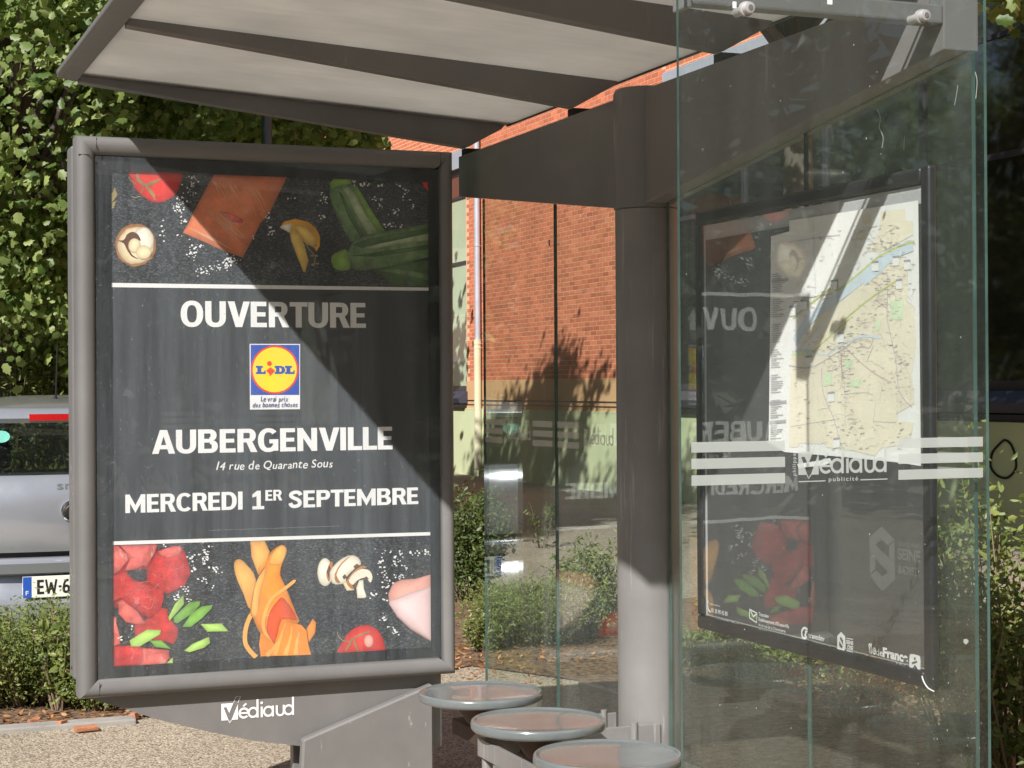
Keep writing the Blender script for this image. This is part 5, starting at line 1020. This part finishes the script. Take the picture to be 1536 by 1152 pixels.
hx, hy = at_depth(60, 46)
HO = thing('cream_house', 'cream rendered house glimpsed through the leaves above the silver car', 'house', (hx, hy, 0))
MB().box(hx-5, hx+6, hy, hy+7, 0, 6).build('wall', 'render_cream', HO); MB().prism([(hx-5.4, 6.0), (hx+6.4, 6.0), (hx+0.5, 8.8)], 'y', hy-0.4, hy+7.4).build('roof', 'roof_tile', HO)
for x in (hx-3.4, hx-0.6, hx+2.2):
    for z in (0.9, 3.6): ww = MB().box(x, x+1.1, hy-0.04, hy-0.002, z, z+1.5).build('window', 'lintel_white', HO); MB().box(x+0.08, x+1.02, hy-0.05, hy-0.042, z+0.08, z+1.42).build('pane', 'window_pane', ww)

# ------------------------------------------------------------------ vegetation
def leaf_shape(kind):
    if kind == 'maple':
        half = [(0.16, -0.46), (0.40, -0.34), (0.36, -0.16), (0.54, 0.06), (0.38, 0.12), (0.30, 0.34), (0.16, 0.32)]
        pts = [(0, -0.50)] + half + [(0, 0.60)] + [(-a, b) for a, b in reversed(half)]
        v = [(0, -0.05, 0)] + [(a, b, -0.22*abs(a) - 0.10*b*b) for a, b in pts]; n = len(pts)
        return v, [(0, 1+i, 1+(i+1) % n) for i in range(n)]
    if kind == 'oval':
        v = [(0, -0.5, 0), (0.26, -0.12, -0.08), (0.20, 0.25, -0.09), (0, 0.5, -0.05), (-0.20, 0.25, -0.09), (-0.26, -0.12, -0.08), (0, 0.0, 0)]
        return v, [(6, 0, 1), (6, 1, 2), (6, 2, 3), (6, 3, 4), (6, 4, 5), (6, 5, 0)]
    v = [(0, -0.5, 0), (0.22, 0.0, -0.06), (0, 0.5, -0.04), (-0.22, 0.0, -0.06)]
    return v, [(0, 1, 2), (0, 2, 3)]
def leaf_cloud(name, pos, nrm, size, kind, m, parent):
    v, f = leaf_shape(kind); v = np.array(v); f = np.array(f); n = len(pos)
    nrm = nrm/np.linalg.norm(nrm, axis=1, keepdims=True); rv = np.random.normal(size=(n, 3))
    u = np.cross(nrm, rv); u /= np.linalg.norm(u, axis=1, keepdims=True); t = np.cross(nrm, u); u = u*np.random.uniform(0.55, 1.05, (n, 1)); nrm = nrm*np.random.uniform(0.3, 2.4, (n, 1))
    P_ = pos[:, None, :] + size[:, None, None]*(v[None, :, 0:1]*u[:, None, :] + v[None, :, 1:2]*t[:, None, :] + v[None, :, 2:3]*nrm[:, None, :])
    V = P_.reshape(-1, 3); F = (f[None] + (np.arange(n)*len(v))[:, None, None]).reshape(-1, 3)
    me = bpy.data.meshes.new(name); me.vertices.add(len(V)); me.vertices.foreach_set('co', V.ravel())
    me.loops.add(F.size); me.loops.foreach_set('vertex_index', F.ravel().astype(np.int32)); me.polygons.add(len(F))
    me.polygons.foreach_set('loop_start', np.arange(0, F.size, 3, dtype=np.int32)); me.update(calc_edges=True)
    me.materials.append(MATS[m]); o = bpy.data.objects.new(name, me); COL.objects.link(o); o['kind'] = 'stuff'
    if parent: attach(o, parent)
    return o
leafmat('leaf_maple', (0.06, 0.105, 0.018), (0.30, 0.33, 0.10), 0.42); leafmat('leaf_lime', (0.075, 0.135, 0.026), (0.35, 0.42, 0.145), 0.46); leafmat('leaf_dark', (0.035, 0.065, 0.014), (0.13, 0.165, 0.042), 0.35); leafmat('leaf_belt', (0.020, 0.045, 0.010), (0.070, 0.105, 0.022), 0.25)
leafmat('leaf_shrub', (0.075, 0.12, 0.024), (0.27, 0.30, 0.085), 0.35); leafmat('leaf_fallen', (0.16, 0.065, 0.022), (0.52, 0.27, 0.11), 0.15, 0.8)
mat('bark', (0.105, 0.088, 0.070), 0.9, var=0.3, vscale=6, bump=0.8, bscale=25, stretch=(1, 1, 0.25)); mat('twig', (0.20, 0.15, 0.10), 0.85, var=0.25)
def tree(name, label, px, dist, h, crown, leaf, nclu, nper, lsize, kind='maple', group='street trees', trunk=0.14, seed=0, keep=None, xy=None, lm=0.36):
    """crown = (cz, rh, rv, cx_off, cy_off): an ellipsoid of leaf clusters carried by real limbs; keep(p) drops clusters"""
    rg = np.random.RandomState(seed); x, y = xy if xy else at_depth(px, dist); cz, rh, rv, ox, oy = crown
    r = thing(name, label, 'tree', (x, y, 0), group)
    tp = Vector((x+ox*0.7, y+oy*0.7, cz+rv*0.35)); MB().tube([(x, y, 0), (x+0.03, y, 0.3), (x+ox*0.2, y+oy*0.2, cz*0.45), (x+ox*0.5, y+oy*0.5, cz*0.85), tp], [trunk*1.35, trunk, trunk*0.85, trunk*0.6, trunk*0.2], 14).build('trunk', 'bark', r, smooth=60)
    cl = []
    while len(cl) < nclu:
        p = rg.normal(size=3); p /= np.linalg.norm(p); p *= rg.uniform(0.35, 1.0)**0.6
        c = np.array((x+ox+p[0]*rh, y+oy+p[1]*rh, cz+p[2]*rv))
        if keep is None or keep(c): cl.append(c)
        elif rg.rand() < 0.02: nclu -= 1
    cl = np.array(cl); mb = MB()
    for c in cl[:max(10, len(cl)//3)]:
        s = Vector((x+ox*0.45, y+oy*0.45, max(cz-rv*0.9, cz*0.4) + rg.rand()*rv*0.7)); e = Vector(c); mid = (s*0.5+e*0.5) + Vector((rg.normal()*.15, rg.normal()*.15, 0.25))
        mb.tube([s, mid, e], [trunk*0.30, trunk*0.16, trunk*0.05], 6, cap=False)
    mb.build('limbs', 'bark', r, smooth=60)
    cid = rg.randint(0, len(cl), nper*len(cl)); sg = rg.uniform(0.6, 1.2, len(cl))*lm
    pos = cl[cid] + rg.normal(size=(len(cid), 3))*sg[cid][:, None]*np.array((1, 1, 0.75))
    if keep is not None: pos = pos[np.array([keep(q) for q in pos])]
    cen = np.array((x+ox, y+oy, cz)); outw = (pos-cen)/np.array((rh, rh, rv))
    nrm = rg.normal(size=pos.shape)*0.55 + outw*0.35 + np.array((-0.60, -0.60, 0.62))
    np.random.seed(seed+1); leaf_cloud('crown', pos, nrm, rg.uniform(0.45, 1.45, len(pos))*lsize, kind, leaf, r)
    return r
def pxkeep(xmax=None, slope=None):
    def k(p):
        a, b, d = to_px(p)
        return not (xmax is not None and a > xmax(b) )
    return k
# right limit of the foliage: it may not stand in front of the brick wall right of the ad panel
lim = lambda b: 585 if b > 120 else 700
tree('maple_tree', 'broad green maple whose low sunlit leaves hang left of the ad panel', 10, 13.5, 8, (4.4, 2.1, 3.0, 0, 0), 'leaf_lime', 260, 240, 0.068, lm=0.25, seed=1, keep=pxkeep(lambda b: 210))
tree('maple_tree', 'tall leafy maple filling the gap between roof edge and ad panel', 300, 17.0, 9, (5.6, 2.5, 2.6, 0, 0), 'leaf_lime', 220, 230, 0.078, lm=0.27, seed=2, keep=pxkeep(lim))
tree('maple_tree', 'maple with pale branches standing behind the ad panel, its crown under the roof edge', 262, 21.0, 9, (7.0, 2.5, 2.2, 0, 0), 'leaf_lime', 105, 130, 0.105, lm=0.26, seed=3, keep=pxkeep(lim))
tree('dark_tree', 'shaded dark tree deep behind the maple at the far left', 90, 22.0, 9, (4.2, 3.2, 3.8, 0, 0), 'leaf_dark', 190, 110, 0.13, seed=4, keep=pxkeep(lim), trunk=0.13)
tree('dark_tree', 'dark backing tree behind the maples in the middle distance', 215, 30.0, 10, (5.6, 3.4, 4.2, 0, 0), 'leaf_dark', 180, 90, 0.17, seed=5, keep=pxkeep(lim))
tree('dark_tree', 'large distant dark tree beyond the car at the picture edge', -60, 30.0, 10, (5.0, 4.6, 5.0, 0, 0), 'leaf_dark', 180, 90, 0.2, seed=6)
tree('yard_tree', 'leafy tree in the yard behind the map case, shading the building', 0, 0, 8, (6.0, 2.9, 2.3, 0, 0), 'leaf_lime', 150, 130, 0.11, seed=8, xy=(4.6, 5.6), keep=lambda p: (lambda q: q[1] < 20 or (q[0] > 1495 and q[1] < 330))(to_px(p)))

def shrub(label, x, y, rx, ry, h, n, lsize, leaf='leaf_shrub', kind='diamond', seed=0, twigs=26, group='low shrubs in the beds', name='shrub', z0=0.02):
    rg = np.random.RandomState(seed); r = thing(name, label, 'shrub', (x, y, 0), group); mb = MB(); tips = []
    for i in range(twigs):
        a = rg.uniform(0, 6.283); q = rg.uniform(0.1, 1)**0.5; hh = h*(1-0.35*q*q)*rg.uniform(0.75, 1.08)
        e = Vector((x+rx*q*math.cos(a), y+ry*q*math.sin(a), hh)); b = Vector((x+rx*0.25*q*math.cos(a), y+ry*0.25*q*math.sin(a), 0)); m_ = b.lerp(e, 0.55) + Vector((rg.normal()*.02, rg.normal()*.02, h*0.06))
        mb.tube([b, m_, e], [0.006, 0.004, 0.0015], 5, cap=False); tips.append((b, m_, e))
    mb.build('stems', 'twig', r)
    T = np.array([[list(a) for a in q] for q in tips]); k = rg.randint(0, len(T), n); s = rg.uniform(0.12, 1.0, n)**0.75
    pos = np.where(s[:, None] < 0.55, T[k, 0]*(1-s[:, None]/0.55)+T[k, 1]*(s[:, None]/0.55), T[k, 1]*(1-(s[:, None]-0.55)/0.45)+T[k, 2]*((s[:, None]-0.55)/0.45))
    pos = pos + rg.normal(size=pos.shape)*np.array((rx*0.13, ry*0.13, h*0.075)); pos[:, 2] = np.maximum(pos[:, 2], z0)
    nrm = rg.normal(size=pos.shape)*0.6 + np.array((-0.3, -0.35, 0.7)); np.random.seed(seed); leaf_cloud('foliage', pos, nrm, rg.uniform(0.6, 1.3, n)*lsize, kind, leaf, r)
    return r
def at_g(px, py): return on_ground(px, py)
x, y = at_depth(40, 8.95); shrub('dense clipped green shrub in front of the silver car', x, y, 0.62, 0.42, 0.52, 24000, 0.028, seed=11, twigs=150)
x, y = at_depth(15, 13.4); shrub('tall green hedge shrub behind the silver car at the left edge', x, y, 0.75, 0.5, 2.15, 8000, 0.062, 'leaf_maple', 'oval', seed=40, twigs=90)
x, y = at_depth(150, 13.6); shrub('tall hedge shrub behind the silver car, next to the ad panel', x, y, 0.75, 0.5, 2.05, 7000, 0.062, 'leaf_shrub', 'oval', seed=41, twigs=80)
x, y = at_depth(-140, 9.0); shrub('dense green shrub at the left picture edge below the car', x, y, 0.5, 0.4, 0.55, 9000, 0.027, seed=12, twigs=80)
x, y = at_depth(148, 8.75); shrub('small low shrub tucked under the left corner of the ad panel', x, y, 0.24, 0.2, 0.22, 3600, 0.027, seed=13, twigs=24)
x, y = at_depth(88, 8.75); shrub('loose leafy weed with broad leaves standing before the number plate', x, y, 0.16, 0.12, 0.60, 260, 0.055, 'leaf_shrub', 'oval', seed=14, twigs=12)
x, y = at_depth(800, 10.9); shrub('fine-leaved green shrub behind the left glass panes', x, y, 0.46, 0.38, 0.44, 12000, 0.027, seed=15, twigs=110)
x, y = at_depth(893, 11.3); shrub('taller leafy shrub beside the post, seen through glass', x, y, 0.30, 0.28, 0.62, 2600, 0.036, 'leaf_shrub', 'oval', seed=16, twigs=34)
x, y = at_depth(722, 10.6); shrub('low shrub just right of the ad panel on leafy soil', x, y, 0.16, 0.16, 0.26, 1200, 0.030, seed=17, twigs=18)
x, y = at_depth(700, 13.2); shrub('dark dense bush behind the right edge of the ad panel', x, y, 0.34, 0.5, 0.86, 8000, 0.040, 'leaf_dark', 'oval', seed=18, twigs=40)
x, y = at_depth(812, 17.5); shrub('small dark seedling in the yard in front of the green wall', x, y, 0.22, 0.2, 0.55, 120, 0.06, 'leaf_dark', 'oval', seed=19, twigs=7)
x, y = at_depth(1525, 6.6); shrub('tall airy shrub at the right picture edge beyond the end pane', x, y, 0.46, 0.46, 1.30, 7500, 0.040, 'leaf_shrub', 'oval', seed=20, twigs=70)
x, y = at_depth(1440, 7.6); shrub('sparse shrub behind the right glass below the map case', x, y, 0.36, 0.3, 0.75, 700, 0.034, 'leaf_maple', 'oval', seed=21, twigs=22)
for k_, (px_, d_, rr_, hh_, lab) in enumerate(((1105, 9.6, 0.5, 0.30, 'low dark ground-cover shrub left of the pane joint under the map case'), (1190, 10.6, 0.55, 0.42, 'dark ground-cover shrub farther back under the map case'), (1330, 9.2, 0.5, 0.36, 'low dark ground-cover shrub right of the pane joint under the map case'), (1420, 9.0, 0.42, 0.5, 'dark shrub behind the right glass, near the end pane edge'))):
    x, y = at_depth(px_, d_); shrub(lab, x, y, rr_, rr_*0.8, hh_, 4200, 0.038, 'leaf_maple', 'oval', seed=30+k_, twigs=50)
x, y = at_depth(1285, 8.2); shrub('yellowing shrub seen under the map case', x, y, 0.42, 0.3, 0.42, 900, 0.04, 'leaf_fallen', 'oval', seed=22, twigs=20)

# fallen leaves, brick rubble
rg = np.random.RandomState(5); pts = []
while len(pts) < 1000:
    k = rg.choice((0, 0, 1, 1, 1, 2, 3))
    if k == 0: p = (rg.uniform(-2.6, -0.4), 2.44+abs(rg.normal())*0.16)
    elif k == 1: p = (rg.normal(1.15, 0.25), rg.normal(3.9, 0.7))
    elif k == 2: p = (rg.normal(1.9, 0.5), rg.normal(3.3, 0.2))
    else: p = (rg.uniform(0.6, 4.6), rg.uniform(-1, 5))
    pts.append((p[0], p[1], rg.uniform(0.014, 0.035)))
pts = np.array(pts); np.random.seed(3)
ll = leaf_cloud('leaf_litter', pts, np.random.normal(size=pts.shape)*0.35+np.array((0, 0, 1.0)), rg.uniform(0.018, 0.055, len(pts)), 'oval', 'leaf_fallen', None); ll['label'] = 'brown fallen leaves on the planting beds'; ll['category'] = 'leaf litter'
mat('rubble', (0.46, 0.20, 0.11), 0.9, var=0.25, vscale=20, bump=0.4)
def chip(px, py, l, wd, h, a, label):
    x, y = on_ground(px, py); mb = MB().box(-l/2, l/2, -wd/2, wd/2, 0, h)
    mb.v = [(vx*(1+rnd.uniform(-.14, .14)), vy*(1+rnd.uniform(-.2, .2)), vz*(1+rnd.uniform(-.2, .2))) for vx, vy, vz in mb.v]
    o = mb.build('brick_fragment', 'rubble', None, bevel=0.003); o.location = (x, y, 0.010); o.rotation_euler[2] = a; tag(o, label, 'rubble', 'brick fragments on the soil')
chip(129, 1099, 0.115, 0.06, 0.022, 0.1, 'long flat orange brick fragment lying on the kerb under the ad panel')
chip(92, 1094, 0.045, 0.04, 0.03, 0.7, 'small pale brick fragment left of the long flat one')
chip(50, 1091, 0.05, 0.04, 0.03, 0.3, 'small orange brick fragment under the clipped shrub')
chip(200, 1081, 0.05, 0.035, 0.025, 1.1, 'small brick fragment right under the ad panel corner')

# foliage across the street behind the viewer and further along it: one mass, met only in reflections and as shade from the open sky
rg = np.random.RandomState(31); P3 = []
def hedge_run(a, b, n, h, w_):
    a, b = np.array(a), np.array(b); s = rg.rand(n); q = a[None]*(1-s[:, None]) + b[None]*s[:, None]
    top = h*(0.72 + 0.28*np.sin(s*23.0)*np.sin(s*61.0+1)); z = rg.rand(n)**0.8*top
    P3.append(np.c_[q + rg.normal(size=(n, 2))*w_, z])
hedge_run((-24, -19), (22, -19), 16000, 11.0, 1.1); hedge_run((-21, -19), (-17, 34), 16000, 11.5, 1.1); hedge_run((-17, 34), (-3, 42), 5000, 10.5, 1.1); hedge_run((22, -19), (16, -4), 5000, 9.0, 0.9)
P3 = np.concatenate(P3); np.random.seed(9)
tb = leaf_cloud('tree_belt', P3, np.random.normal(size=P3.shape)*0.8 + np.array((0, 0, 0.4)), rg.uniform(0.5, 1.0, len(P3)), 'diamond', 'leaf_belt', None); tb['label'] = 'belt of street trees all around, reading as one mass of foliage'; tb['category'] = 'tree belt'
